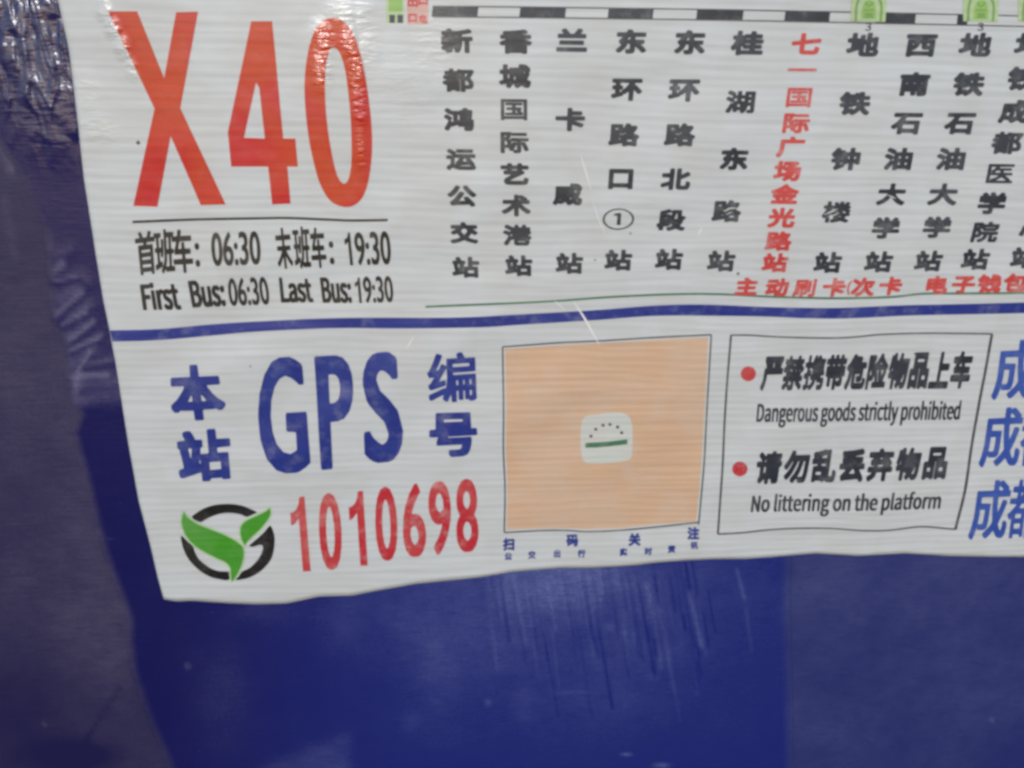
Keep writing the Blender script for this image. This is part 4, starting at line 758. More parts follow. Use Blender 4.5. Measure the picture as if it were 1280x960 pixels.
        [4422,-96,4490,-97,4509,-90,4537,-62,4560,-16,4606,115,4634,201,4633,218,4570,218,4531,110,4524,105,4512,127,4479,218,4462,221,4410,218,4409,201,4487,1,4486,-16,4469,-45,4456,-52,4427,-55,4421,-62],
        [4736,-96,4804,-96,4810,-11,4862,-13,4890,-6,4915,7,4937,30,4954,70,4961,115,4954,161,4936,197,4913,219,4884,227,4827,227,4804,221,4736,218,4733,-79],
        [839,-63,822,-47,817,-33,820,-22,833,-9,884,-9,908,-27,908,-39,890,-57,873,-64],
        [2204,-63,2187,-52,2181,-39,2186,-22,2199,-9,2250,-9,2274,-27,2269,-45,2256,-57,2233,-64],
        [339,-10,376,-13,410,-4,479,-7,487,1,487,138,480,178,462,209,433,225,353,227,307,208,293,195,295,184,307,166,336,164,370,180,387,181,401,173,411,155,410,144,404,142,359,134,313,117,289,93,282,58,289,24,307,0],
        [1076,-10,1113,-13,1147,-6,1176,5,1184,18,1176,37,1164,44,1136,44,1107,33,1090,34,1065,53,1049,81,1050,92,1056,95,1176,95,1187,99,1190,155,1183,178,1155,213,1119,227,1056,227,1033,219,1004,197,979,150,973,98,986,47,1004,21,1033,0],
        [1447,-10,1479,-13,1530,0,1559,22,1578,58,1584,87,1584,127,1577,161,1564,186,1542,210,1507,225,1439,227,1410,219,1379,195,1357,155,1350,98,1363,47,1393,11,1422,-6],
        [1670,-10,1696,-13,1742,-4,1764,-7,1810,-4,1813,201,1810,218,1759,221,1747,218,1744,75,1739,64,1719,44,1702,36,1683,53,1676,81,1673,218,1644,221,1610,218,1609,41,1620,18,1639,-2],
        [1904,-10,1942,-13,1976,-6,2000,7,2017,30,2024,58,2010,100,1999,111,1930,143,1912,161,1918,178,1930,185,1970,170,2000,173,2011,184,2013,201,1993,219,1970,227,1890,225,1862,210,1843,184,1842,150,1853,121,1879,103,1936,77,1948,64,1948,47,1930,33,1913,34,1879,54,1867,55,1844,53,1832,35,1832,18,1839,11,1873,-6],
        [2436,-10,2467,-13,2502,-6,2524,5,2542,18,2567,58,2573,87,2573,121,2566,161,2536,204,2513,219,2496,225,2427,227,2399,219,2367,195,2345,155,2339,98,2352,47,2367,24,2387,5,2410,-6],
        [2682,-10,2713,-13,2747,-6,2778,13,2794,30,2806,53,2815,93,2822,97,2832,53,2846,24,2884,-6,2936,-13,2982,-5,3044,-5,3047,24,3044,321,3033,324,2982,321,2976,230,2907,227,2871,213,2837,173,2822,117,2815,121,2811,150,2800,178,2783,201,2753,220,2730,227,2667,227,2644,220,2614,201,2592,167,2585,138,2586,70,2597,41,2616,16,2639,0],
        [3139,-10,3176,-13,3210,-6,3239,10,3251,30,3258,64,3247,98,3216,122,3164,143,3152,155,3148,167,3164,185,3204,170,3235,173,3252,195,3244,209,3227,220,3204,227,3130,227,3102,214,3083,195,3076,161,3084,131,3102,111,3166,81,3183,64,3184,53,3176,38,3159,33,3119,54,3090,55,3073,43,3065,24,3067,18,3096,0],
        [3419,-10,3450,-13,3490,-6,3521,18,3533,41,3533,75,3521,98,3502,117,3444,142,3426,155,3426,173,3444,185,3484,170,3507,170,3524,183,3553,178,3556,70,3563,30,3576,6,3593,-6,3627,-13,3656,-13,3684,-6,3691,1,3693,18,3686,30,3644,34,3632,53,3631,173,3639,181,3684,184,3687,207,3684,218,3679,221,3633,224,3627,281,3569,281,3562,270,3561,230,3553,222,3536,221,3519,212,3484,227,3404,227,3370,207,3359,191,3356,138,3362,127,3382,108,3450,77,3463,64,3463,53,3456,41,3439,33,3427,34,3387,55,3364,55,3352,47,3345,24,3353,10,3387,-6],
        [4053,-10,4084,-13,4119,-6,4147,8,4155,18,4154,35,4142,48,4107,49,4073,34,4056,44,4037,64,4025,104,4026,121,4044,163,4056,174,4073,181,4107,170,4130,170,4153,181,4176,178,4179,47,4192,13,4208,-5,4244,-13,4273,-13,4307,-6,4314,1,4307,35,4262,39,4255,47,4247,81,4250,178,4307,184,4310,213,4302,221,4250,224,4244,281,4188,281,4183,235,4170,222,4136,217,4107,227,4039,227,4016,219,3999,208,3974,184,3957,150,3951,110,3963,53,3976,28,3993,11,4022,-6],
        [4356,-10,4399,-13,4416,-5,4418,1,4410,29,4396,41,4396,310,4393,321,4387,324,4330,324,4322,315,4322,35,4329,7,4342,-6],
        [5219,-10,5250,-13,5302,0,5331,24,5348,53,5354,75,5356,133,5343,173,5313,210,5279,225,5210,227,5182,219,5153,197,5129,155,5122,98,5134,47,5164,11,5193,-6],
        [5824,-10,5856,-13,5890,-6,5930,22,5949,53,5956,81,5954,155,5937,195,5919,214,5884,227,5810,227,5804,321,5742,324,5736,321,5733,310,5733,1,5742,-7,5799,-5],
        [6156,-10,6193,-13,6222,-7,6230,1,6227,30,6187,34,6173,47,6168,64,6167,150,6170,178,6227,184,6230,213,6222,221,6170,224,6164,281,6113,284,6105,275,6096,224,6067,218,6064,190,6073,182,6095,178,6098,173,6099,41,6106,18,6130,-6],
        [6327,-10,6364,-13,6399,-6,6429,7,6434,13,6434,24,6427,37,6416,44,6387,44,6359,33,6342,34,6312,58,6300,81,6302,93,6444,98,6453,81,6455,53,6466,30,6490,4,6507,-6,6564,-13,6604,-5,6667,-5,6670,13,6667,321,6656,324,6605,321,6599,230,6530,227,6507,219,6490,208,6472,190,6454,155,6450,131,6444,133,6440,167,6426,195,6399,219,6370,227,6313,227,6284,219,6260,201,6243,178,6230,144,6225,104,6232,64,6249,30,6265,13,6284,0],
        [28,-5,130,-7,193,6,229,30,246,53,263,93,270,138,264,195,252,230,233,260,193,288,124,301,27,298,24,13],
        [525,-5,576,-7,587,-4,590,144,610,170,633,181,646,173,658,138,662,-4,690,-7,724,-4,727,173,714,201,698,218,679,227,622,227,587,219,536,221,524,218,522,13],
        [1216,-5,1267,-7,1279,-4,1283,133,1296,157,1317,178,1359,184,1367,218,1364,224,1302,227,1279,221,1216,218,1213,13],
        [3708,-5,3759,-7,3770,-4,3775,133,3787,157,3810,179,3856,183,3859,1,3867,-7,3924,-4,3927,201,3924,218,3867,221,3850,227,3799,227,3707,218,3704,13],
        [4988,-5,5039,-7,5050,-4,5055,133,5067,157,5088,178,5130,184,5138,218,5135,224,5073,227,5050,221,4987,218,4984,13],
        [5382,-5,5433,-7,5450,-4,5453,150,5473,170,5490,179,5504,173,5516,150,5519,-4,5582,-7,5590,1,5590,144,5583,184,5570,209,5547,225,5456,225,5453,315,5444,324,5387,324,5379,315,5379,7],
        [5628,-5,5684,-7,5693,1,5693,207,5690,218,5684,221,5633,221,5625,213,5624,7],
        [5982,-5,6044,-7,6053,1,6053,207,6050,218,6044,221,5987,221,5979,213,5979,7],
        [370,35,355,53,357,70,376,88,404,99,410,97,411,58,399,45],
        [102,39,96,41,93,53,93,241,96,253,113,255,142,248,177,218,190,190,196,133,189,104,166,64,142,46],
        [1456,40,1442,53,1432,70,1425,93,1425,127,1444,167,1462,179,1473,181,1484,175,1497,161,1509,138,1514,104,1509,75,1499,58,1479,40,1467,36],
        [2444,40,2427,56,2415,81,2413,127,2427,163,2450,179,2462,181,2481,167,2497,138,2501,110,2498,87,2491,64,2473,44,2456,36],
        [2690,40,2673,52,2666,64,2653,115,2667,157,2688,178,2702,181,2713,175,2731,155,2744,121,2744,98,2724,51,2707,40],
        [2930,40,2913,52,2906,64,2899,87,2899,127,2916,161,2936,179,2947,181,2964,174,2977,161,2978,70,2973,58,2953,40,2942,36],
        [4827,40,4814,47,4808,58,4808,150,4825,173,4850,181,4867,170,4880,150,4887,127,4887,104,4880,75,4868,53,4844,37],
        [5227,40,5213,53,5203,70,5196,93,5196,127,5215,167,5233,179,5244,181,5256,175,5269,161,5280,138,5287,110,5280,75,5270,58,5250,40,5239,36],
        [5827,40,5814,47,5808,58,5808,150,5825,173,5850,181,5862,175,5874,161,5887,115,5880,81,5870,58,5850,40,5839,36],
        [6553,40,6536,56,6523,81,6522,127,6539,161,6559,179,6570,181,6587,174,6600,161,6601,64,6576,40,6564,36],
        [844,108,832,127,826,150,836,173,849,184,856,185,867,179,880,161,881,138,874,121,862,107],
        [2210,109,2203,115,2191,144,2199,169,2210,181,2222,185,2233,179,2246,161,2247,138,2233,113,2222,107],
        [1056,130,1050,133,1049,144,1059,161,1079,180,1096,182,1114,167,1121,150,1119,131],
        [6307,130,6301,138,6312,161,6328,178,6342,183,6353,180,6364,169,6377,138,6370,130],
        [3866,258,3920,258,3933,275,3930,305,3907,318,3884,318,3862,310,3855,298,3853,275],
        [5631,258,5686,258,5698,275,5696,305,5673,318,5650,318,5626,310,5619,298,5619,275],
        [5991,258,6033,256,6052,264,6057,270,6059,287,6050,310,6016,318,5999,317,5985,310,5974,287,5980,270],
    ],
    'No littering on the platform': [
        [1933,-102,2022,-105,2056,-97,2081,-85,2108,-56,2116,-16,2108,7,2098,18,2062,32,1982,34,1968,41,1962,53,1970,61,2033,68,2064,87,2081,121,2082,178,2102,182,2110,190,2107,218,2039,221,2022,227,1953,227,1913,207,1900,190,1888,144,1907,87,1893,53,1893,35,1902,7,1883,-22,1882,-50,1896,-82,1907,-91],
        [3496,-96,3564,-96,3570,-11,3616,-13,3650,-6,3684,16,3703,41,3716,81,3716,155,3697,195,3679,214,3639,227,3582,227,3564,221,3496,218,3493,-79],
        [1976,-63,1959,-53,1950,-39,1952,-27,1964,-9,2010,-8,2033,-15,2040,-22,2040,-39,2022,-57,2004,-64],
        [390,-10,422,-13,456,-6,479,5,496,18,520,58,527,87,527,110,520,161,490,204,467,219,450,225,382,227,353,219,322,195,299,155,293,93,306,47,324,18,342,5,364,-6],
        [676,-10,721,-10,733,1,733,18,730,29,717,35,710,47,710,315,702,324,656,324,644,321,642,310,642,24,653,1],
        [927,-10,970,-13,999,-6,1007,7,998,35,959,36,946,47,945,173,948,178,959,181,1022,178,1025,35,1039,6,1056,-6,1090,-13,1119,-13,1147,-6,1154,1,1156,18,1149,30,1113,34,1102,41,1095,53,1093,173,1102,181,1147,184,1150,207,1147,218,1142,221,1096,224,1090,281,1033,281,1025,264,1022,224,1004,221,948,224,941,281,890,284,879,281,875,230,867,222,844,218,842,190,845,184,867,178,870,173,870,53,877,24,896,0],
        [1253,-10,1290,-13,1324,-6,1343,1,1361,18,1351,41,1342,49,1313,48,1284,33,1267,34,1244,50,1226,75,1225,87,1233,95,1353,95,1364,99,1367,150,1349,195,1330,214,1296,227,1233,227,1210,219,1179,195,1156,155,1150,98,1163,47,1184,18,1210,0,1222,-6],
        [2293,-10,2324,-13,2376,0,2406,24,2423,53,2429,75,2430,133,2417,173,2387,210,2353,225,2284,227,2256,219,2227,197,2203,155,2196,98,2209,47,2239,11,2267,-6],
        [2853,-10,2890,-13,2924,-6,2936,1,2947,-7,3010,-5,3013,7,3013,150,3022,164,3050,181,3064,173,3076,150,3079,-4,3113,-7,3147,-4,3150,138,3143,184,3126,213,3102,225,3016,225,3010,321,2947,324,2939,315,2936,14,2930,17,2924,35,2919,38,2879,39,2872,47,2865,70,2865,173,2873,181,2924,184,2928,195,2924,218,2868,224,2862,281,2822,284,2804,281,2801,247,2793,224,2764,218,2764,184,2787,181,2795,173,2797,35,2809,13,2822,-2],
        [3270,-10,3302,-13,3342,-6,3366,7,3373,18,3368,35,3359,44,3330,44,3296,33,3284,34,3262,50,3243,75,3242,87,3250,95,3370,95,3382,99,3384,144,3377,173,3366,195,3336,219,3313,227,3250,227,3227,219,3210,208,3193,192,3175,161,3168,127,3168,93,3175,58,3198,18,3239,-6],
        [3779,-10,3822,-12,3833,-5,3836,13,3813,47,3813,315,3804,324,3759,324,3747,321,3744,310,3745,18,3753,1],
        [3904,-10,3930,-13,3976,-4,3999,-7,4044,-4,4047,150,4034,195,4010,219,3987,227,3913,227,3890,220,3856,201,3855,184,3867,166,3896,164,3930,180,3947,181,3964,170,3973,155,3970,144,3964,142,3919,134,3879,117,3856,99,3849,87,3842,53,3854,13,3879,-6],
        [4144,-10,4182,-13,4210,-7,4217,-5,4224,7,4215,35,4176,36,4163,47,4156,75,4156,167,4159,178,4170,181,4227,181,4235,173,4235,7,4239,-4,4290,-7,4307,-4,4311,173,4319,181,4353,184,4356,195,4353,218,4313,224,4310,264,4324,282,4364,287,4371,310,4370,321,4347,329,4302,330,4262,317,4243,287,4235,230,4227,222,4164,222,4156,230,4153,281,4107,284,4096,281,4091,230,4084,223,4056,218,4053,190,4062,182,4084,178,4087,173,4088,47,4095,24,4113,0],
        [4442,-10,4473,-13,4524,0,4550,18,4571,53,4578,81,4579,127,4571,167,4549,201,4502,225,4433,227,4399,214,4374,195,4362,178,4352,150,4345,104,4352,64,4369,30,4404,0],
        [28,-5,84,-7,93,1,96,153,109,144,193,-2,210,-7,262,-4,264,281,261,298,204,301,196,293,193,141,174,161,96,295,79,301,27,298,24,13],
        [759,-5,816,-7,824,1,824,207,822,218,816,221,764,221,756,213,756,7],
        [1393,-5,1444,-7,1456,-4,1460,138,1476,161,1496,179,1524,181,1542,188,1545,1,1553,-7,1610,-4,1613,201,1610,218,1559,221,1542,218,1530,226,1484,227,1393,218,1390,13],
        [1656,-5,1707,-7,1724,-4,1728,150,1736,164,1764,181,1779,173,1790,150,1793,-4,1822,-7,1856,-4,1858,173,1844,207,1810,227,1742,227,1719,219,1667,221,1656,218,1653,13],
        [2456,-5,2507,-7,2524,-4,2528,144,2547,170,2564,179,2582,173,2590,150,2593,-4,2627,-7,2662,-4,2664,150,2657,184,2640,213,2622,225,2610,227,2547,227,2530,221,2456,218,2453,13],
        [4610,-5,4662,-7,4673,-4,4677,138,4707,177,4742,181,4759,188,4765,-5,4816,-7,4827,-4,4830,144,4850,170,4867,179,4880,173,4893,133,4896,-4,4907,-7,4958,-5,4962,7,4962,144,4982,170,4999,179,5011,173,5024,138,5027,-4,5084,-7,5090,-4,5093,7,5091,178,5073,210,5044,227,4982,227,4947,212,4907,227,4850,227,4833,221,4759,218,4753,224,4742,227,4616,221,4610,218,4607,207,4607,7],
        [3930,35,3918,47,3919,71,3947,94,3964,99,3975,98,3979,87,3976,62,3959,45],
        [399,40,382,56,369,81,368,133,387,169,404,180,416,181,436,167,451,138,453,87,440,58,427,44,410,36],
        [2302,40,2287,53,2277,70,2270,93,2270,127,2287,161,2307,179,2319,181,2330,175,2343,161,2354,138,2361,110,2354,75,2342,53,2319,37],
        [3587,40,3574,47,3568,58,3568,150,3585,173,3610,181,3622,175,3634,161,3647,110,3640,75,3630,58,3610,40,3599,36],
        [4456,40,4439,51,4426,75,4419,98,4419,121,4436,161,4456,179,4467,181,4479,175,4497,155,4510,104,4503,75,4490,53,4473,40],
        [1982,107,1963,127,1962,155,1974,178,1993,185,2011,161,2013,133,1993,107],
        [1233,130,1227,133,1226,144,1236,161,1256,180,1267,183,1291,167,1298,150,1295,133],
        [3250,130,3242,138,3255,167,3279,182,3290,181,3302,173,3314,150,3315,138,3307,130],
        [763,258,818,258,830,275,827,305,816,312,757,310,750,298,750,275],
        [1551,258,1606,258,1618,275,1616,305,1593,318,1570,318,1546,310,1539,298,1539,275],
    ],
    'G': [
        [143,-8,148,-9,204,-9,220,-7,254,2,280,12,283,14,285,20,284,136,280,141,276,141,166,141,161,134,162,98,168,94,214,92,215,88,215,50,214,48,208,46,178,39,140,45,105,66,86,94,77,134,83,170,85,176,106,206,112,211,138,227,170,233,176,233,206,227,228,219,250,208,274,208,279,214,279,250,278,255,272,261,240,273,204,281,146,281,102,273,92,269,50,241,44,234,16,192,5,144,5,130,11,94,16,76,43,36,51,28,64,20,98,0],
    ],
    'P': [
        [15,-6,20,-7,76,-7,82,-2,83,108,84,112,130,113,136,115,160,118,190,135,196,141,210,162,215,184,215,194,215,206,210,228,194,253,168,270,162,273,126,279,20,279,16,278,12,274,11,2,12,-2],
        [86,159,84,160,83,164,83,226,84,230,88,231,108,231,122,228,126,226,136,219,142,204,143,192,140,180,132,169,118,162,102,159],
    ],
    'S': [
        [59,-8,64,-9,114,-9,136,-4,159,10,168,20,180,38,187,70,168,122,164,127,127,156,86,181,69,210,72,220,77,226,90,233,98,233,114,229,130,221,146,208,168,208,172,209,175,214,174,258,166,267,138,279,124,281,78,281,52,277,28,263,20,255,6,234,1,212,1,200,18,158,26,149,59,124,99,98,104,90,117,64,114,54,107,46,94,40,84,39,68,46,54,54,44,61,30,77,8,77,3,74,1,68,2,20,7,14,24,4,42,-4],
    ],
    '0': [
        [83,-6,114,-7,144,2,175,32,178,38,194,80,197,112,199,118,199,130,201,136,199,142,199,154,197,160,194,192,176,238,144,271,108,281,92,281,56,271,25,240,22,234,6,192,3,160,1,154,1,118,3,112,5,82,24,34,55,2],
        [98,42,92,44,88,47,76,64,70,84,65,106,65,124,63,130,63,140,65,148,65,166,67,178,76,208,90,227,100,231,110,227,124,208,130,188,135,166,135,148,137,142,137,132,135,124,135,106,133,94,124,64,110,45,102,42],
    ],
    '6': [
        [85,-6,122,-7,144,-2,152,2,172,16,192,46,198,76,192,112,178,134,172,140,154,153,144,157,122,161,92,161,88,163,91,172,111,200,134,223,162,244,162,248,158,255,141,276,136,279,116,279,67,238,33,194,15,152,11,134,11,126,7,106,7,82,11,64,11,54,17,42,31,20,55,2,66,-2],
        [104,40,92,44,80,54,69,78,72,103,84,111,98,115,110,113,124,103,128,98,132,90,134,78,132,62,124,50,112,42,108,40],
    ],
    '9': [
        [64,-6,68,-7,86,-6,126,25,133,32,167,76,187,120,189,128,195,164,195,186,191,212,187,224,173,248,167,254,142,273,114,279,80,279,52,273,40,265,23,250,10,230,8,226,3,204,3,186,8,164,12,156,26,135,52,118,82,111,104,111,110,113,114,111,113,104,93,74,70,51,40,28,40,22,57,0],
        [94,160,80,168,74,174,70,180,66,196,68,208,72,216,78,224,88,231,98,233,106,231,114,225,122,217,129,206,131,194,131,174,129,170,122,166,108,160],
    ],
    '8': [
        [80,-6,119,-7,143,-3,165,10,176,18,193,42,200,72,197,94,189,114,182,124,167,138,168,142,180,154,187,164,193,180,196,198,189,230,172,256,151,271,143,275,111,281,95,281,61,275,34,258,29,253,14,232,8,204,8,186,14,166,23,154,35,140,35,138,22,128,12,116,6,104,2,92,2,66,6,46,8,40,21,24,32,12,57,-2],
        [95,40,85,44,73,54,66,66,64,78,66,88,76,104,91,113,107,113,123,104,131,95,133,90,136,74,133,62,125,50,113,42,103,39],
        [97,164,85,171,74,184,72,192,72,206,74,214,83,225,95,233,105,233,117,226,125,219,129,212,132,198,129,186,120,172,107,164],
    ],
    '(': [
        [90,-81,107,-82,122,-74,125,-68,100,-14,87,26,76,79,76,169,83,206,103,272,122,312,121,319,117,324,97,334,89,329,77,309,60,276,47,239,33,179,32,142,29,129,29,116,32,106,33,69,47,9,67,-41],
    ],
    '3': [
        [97,-11,109,-13,146,-5,173,9,200,42,207,75,203,102,196,119,186,134,162,152,161,155,182,178,193,199,197,229,190,259,169,286,142,300,122,304,82,304,59,296,38,285,22,274,17,265,18,259,25,249,39,235,46,235,59,246,86,260,92,260,116,260,126,256,137,245,143,235,143,209,132,191,109,178,68,172,64,165,64,142,65,135,69,132,116,126,136,116,147,105,154,89,154,72,146,52,140,45,122,35,86,34,59,45,36,63,29,64,21,59,4,35,7,29,19,17,39,5,69,-9],
    ],
    ':': [
        [48,-11,57,-13,77,-5,87,9,87,35,80,47,67,56,50,57,33,50,29,45,22,29,22,19,26,5,39,-8],
        [42,152,70,151,81,162,87,172,87,195,81,205,70,216,43,216,33,210,26,199,22,185,26,169,32,159],
    ],
}

GL = {k: [np.array(c, float).reshape(-1, 2) / 400.0 for c in cs] for k, cs in GLYPHS.items()}


def signed_area(L):
    x, y = np.asarray(L).T
    return (np.dot(x, np.roll(y, -1)) - np.dot(y, np.roll(x, -1))) / 2


def inside(p, L):
    x, y = L[:, 0], L[:, 1]
    x2, y2 = np.roll(x, -1), np.roll(y, -1)
    c = (y > p[1]) != (y2 > p[1])
    return bool((c & (p[0] < (x2 - x) * (p[1] - y) / np.where(y2 == y, 1e-9, y2 - y) + x)).sum() % 2)


def islands(loops):
    """each outer outline with the holes that lie directly in it"""
    n = len(loops)
    depth = [sum(inside(loops[i][0], loops[j]) for j in range(n) if j != i) for i in range(n)]
    out = []
    for i in range(n):
        if depth[i] % 2 == 0:
            out.append([loops[i]] + [loops[j] for j in range(n) if depth[j] == depth[i] + 1 and inside(loops[j][0], loops[i])])
    return out


GL['1'] = [np.array([(0.0, 0.56), (0.05, 0.56), (0.12, 0.585), (0.17, 0.63), (0.20, 0.70), (0.30, 0.70), (0.30, 0.0), (0.155, 0.0), (0.155, 0.50), (0.08, 0.455), (0.0, 0.435)])]


def glyph_quad(name, key, quad, mat, parent, em=False, cell=None, lift=0.00012):
    """letter(s) stretched into the picture quad (top-left, top-right, bottom-right, bottom-left)"""
    cs = GL[key]
    allp = np.concatenate(cs)
    if em:
        lo, hi = np.array([0.0, -0.14]), np.array([1.0, 0.86])
    else:
        lo, hi = allp.min(0), allp.max(0)
    tl, tr, br, bl = [np.array(q, float) for q in quad]
    loops = []
    for c in cs:
        u = ((c - lo) / (hi - lo))
        a, b = u[:, :1], 1 - u[:, 1:]
        loops.append((1 - a) * (1 - b) * tl + a * (1 - b) * tr + a * b * br + (1 - a) * b * bl)
    Vs, Ts, off = [], [], 0
    for isl in islands(loops):
        V, T = flat_mesh(isl, cell)
        Vs.append(V)
        Ts += [[i + off for i in f] for f in T]
        off += len(V)
    V = np.concatenate(Vs)
    return mesh_obj(name, P(V[:, 0], V[:, 1], lift), Ts, mat, parent)


def char_at(key, cx, cy, w, h, sx, sy, mat, parent, name='character', em=True, cell=None):
    """centre, size, sx = sideways drift per unit down, sy = drop per unit right"""
    hw, hh = w / 2, h / 2
    q = []
    for a, b in ((-1, -1), (1, -1), (1, 1), (-1, 1)):
        q.append((cx + a * hw + b * hh * sx, cy + b * hh + a * hw * sy))
    return glyph_quad(name, key, q, mat, parent, em, cell)


# ------------------------------------------------------------------ materials
def new_mat(name):
    m = bpy.data.materials.new(name)
    m.use_nodes = True
    return m, m.node_tree, m.node_tree.nodes['Principled BSDF']


def nd(t, typ, **kw):
    n = t.nodes.new(typ)
    for k, v in kw.items():
        setattr(n, k, v)
    return n


def math_node(t, op, a, b=None, c=None):
    n = nd(t, 'ShaderNodeMath', operation=op)
    for i, v in enumerate((a, b, c)):
        if v is None:
            continue
        if isinstance(v, (int, float)):
            n.inputs[i].default_value = v
        else:
            t.links.new(v, n.inputs[i])
    return n.outputs[0]


def noise_tex(t, vec, scale, detail=3.0, rough=0.55, dist=0.0):
    n = nd(t, 'ShaderNodeTexNoise')
    n.inputs['Scale'].default_value = scale
    n.inputs['Detail'].default_value = detail
    n.inputs['Roughness'].default_value = rough
    n.inputs['Distortion'].default_value = dist
    t.links.new(vec, n.inputs['Vector'])
    return n.outputs[0]


def stretch(t, vec, sx, sz, rot=0.0):
    m = nd(t, 'ShaderNodeMapping')
    m.inputs['Scale'].default_value = (sx, 1, sz)
    m.inputs['Rotation'].default_value = (0, rot, 0)
    t.links.new(vec, m.inputs['Vector'])
    return m.outputs[0]


def ramp(t, fac, a, b, lo=0.0, hi=1.0):
    r = nd(t, 'ShaderNodeMapRange')
    r.inputs['From Min'].default_value = a
    r.inputs['From Max'].default_value = b
    r.inputs['To Min'].default_value = lo
    r.inputs['To Max'].default_value = hi
    t.links.new(fac, r.inputs['Value'])
    return r.outputs[0]


def mixc(t, fac, a, b):
    n = nd(t, 'ShaderNodeMix', data_type='RGBA')
    for sock, v in ((n.inputs[0], fac), (n.inputs[6], a), (n.inputs[7], b)):
        if hasattr(v, 'is_output') or isinstance(v, bpy.types.NodeSocket):
            t.links.new(v, sock)
        else:
            sock.default_value = v if isinstance(v, (int, float)) else (*v, 1)
    return n.outputs[2]


def blob(t, pos, px, py, rx, ry, rot=0.0):
    """soft patch of the surface, given where it lies: 1 in its middle, 0 outside"""
    x, z = plane(px, py)
    sub = nd(t, 'ShaderNodeVectorMath', operation='SUBTRACT')
    t.links.new(pos, sub.inputs[0])
    sub.inputs[1].default_value = (float(x), 0, float(z))
    m = nd(t, 'ShaderNodeMapping', vector_type='POINT')
    m.inputs['Rotation'].default_value = (0, rot, 0)
    t.links.new(sub.outputs[0], m.inputs['Vector'])
    s = 0.42 / FX * 1.1
    sc = nd(t, 'ShaderNodeVectorMath', operation='MULTIPLY')
    t.links.new(m.outputs[0], sc.inputs[0])
    sc.inputs[1].default_value = (1 / (rx * s), 0, 1 / (ry * s))
    ln = nd(t, 'ShaderNodeVectorMath', operation='LENGTH')
    t.links.new(sc.outputs[0], ln.inputs[0])
    r = nd(t, 'ShaderNodeMapRange', interpolation_type='SMOOTHSTEP')
    r.inputs['From Min'].default_value = 1.0
    r.inputs['From Max'].default_value = 0.2
    t.links.new(ln.outputs['Value'], r.inputs['Value'])
    return r.outputs[0]


def build_relief_group():
    """relief shared by the sheet and everything printed on it: fine ribs of the reflective sheeting and crumpled spots"""
    g = bpy.data.node_groups.new('sheet_relief', 'ShaderNodeTree')
    g.interface.new_socket('Normal', in_out='OUTPUT', socket_type='NodeSocketVector')
    g.interface.new_socket('Rib', in_out='OUTPUT', socket_type='NodeSocketFloat')
    g.interface.new_socket('Wear', in_out='OUTPUT', socket_type='NodeSocketFloat')
    g.interface.new_socket('Patch', in_out='OUTPUT', socket_type='NodeSocketFloat')
    g.interface.new_socket('Crumple', in_out='OUTPUT', socket_type='NodeSocketFloat')
    out = nd(g, 'NodeGroupOutput')
    pos = nd(g, 'ShaderNodeNewGeometry').outputs['Position']
    rib1 = noise_tex(g, stretch(g, pos, 7, 330, 0.03), 1.0, 2.0, 0.5)
    rib2 = noise_tex(g, stretch(g, pos, 14, 820, 0.03), 1.0, 1.0, 0.5)
    sep = nd(g, 'ShaderNodeSeparateXYZ')
    g.links.new(pos, sep.inputs[0])
    ph = math_node(g, 'ADD', math_node(g, 'MULTIPLY', sep.outputs['Z'], 1330.0), math_node(g, 'MULTIPLY', noise_tex(g, stretch(g, pos, 9, 40, 0.0), 1.0, 2.0, 0.5), 16.0))
    ph = math_node(g, 'ADD', ph, math_node(g, 'MULTIPLY', sep.outputs['X'], 45.0))
    rib3 = math_node(g, 'MULTIPLY_ADD', math_node(g, 'SINE', ph), 0.5, 0.5)
    rib = math_node(g, 'ADD', math_node(g, 'MULTIPLY', rib1, 0.55), math_node(g, 'MULTIPLY', rib2, 0.30))
    rib = math_node(g, 'ADD', rib, math_node(g, 'MULTIPLY', rib3, 0.15))
    blobs = [(132, 14, 12, 14), (143, 36, 12, 16), (155, 60, 12, 18), (166, 86, 10, 16), (404, 48, 20, 26), (402, 85, 16, 34), (438, 50, 16, 30), (446, 86, 14, 36),
             (450, 128, 12, 34), (452, 185, 8, 40), (430, 18, 26, 22), (455, 45, 26, 60), (110, 115, 20, 30), (125, 160, 30, 24), (545, 60, 40, 60), (500, 110, 50, 70)]
    amt = [1.0, 1.0, 1.0, .7, 1.0, 0.9, 1.0, 1.0, .8, .5, .7, .5, .35, .45, .3, .2]
    tot = None
    for b, a in zip(blobs, amt):
        v = math_node(g, 'MULTIPLY', blob(g, pos, *b), a)
        tot = v if tot is None else math_node(g, 'MAXIMUM', tot, v)
    cr = noise_tex(g, stretch(g, pos, 110, 420, 0.1), 1.0, 2.0, 0.55, 0.4)
    soft = noise_tex(g, stretch(g, pos, 26, 40, 0.2), 1.0, 2.0, 0.5)
    h = math_node(g, 'ADD', math_node(g, 'MULTIPLY', rib, 0.00010), math_node(g, 'MULTIPLY', math_node(g, 'MULTIPLY', cr, tot), 0.0013))
    h = math_node(g, 'ADD', h, math_node(g, 'MULTIPLY', soft, 0.0012))
    bp = nd(g, 'ShaderNodeBump')
    bp.inputs['Strength'].default_value = 1.0
    bp.inputs['Distance'].default_value = 1.0
    g.links.new(h, bp.inputs['Height'])
    wear = ramp(g, noise_tex(g, pos, 95, 4, 0.7), 0.50, 0.78)
    patch = ramp(g, noise_tex(g, stretch(g, pos, 30, 22, -0.7), 1.0, 1.5, 0.5, 0.6), 0.42, 0.60)
    for s, v in (('Normal', bp.outputs[0]), ('Rib', rib), ('Wear', wear), ('Patch', patch), ('Crumple', tot)):
        g.links.new(v, out.inputs[s])
    return g


RELIEF = build_relief_group()


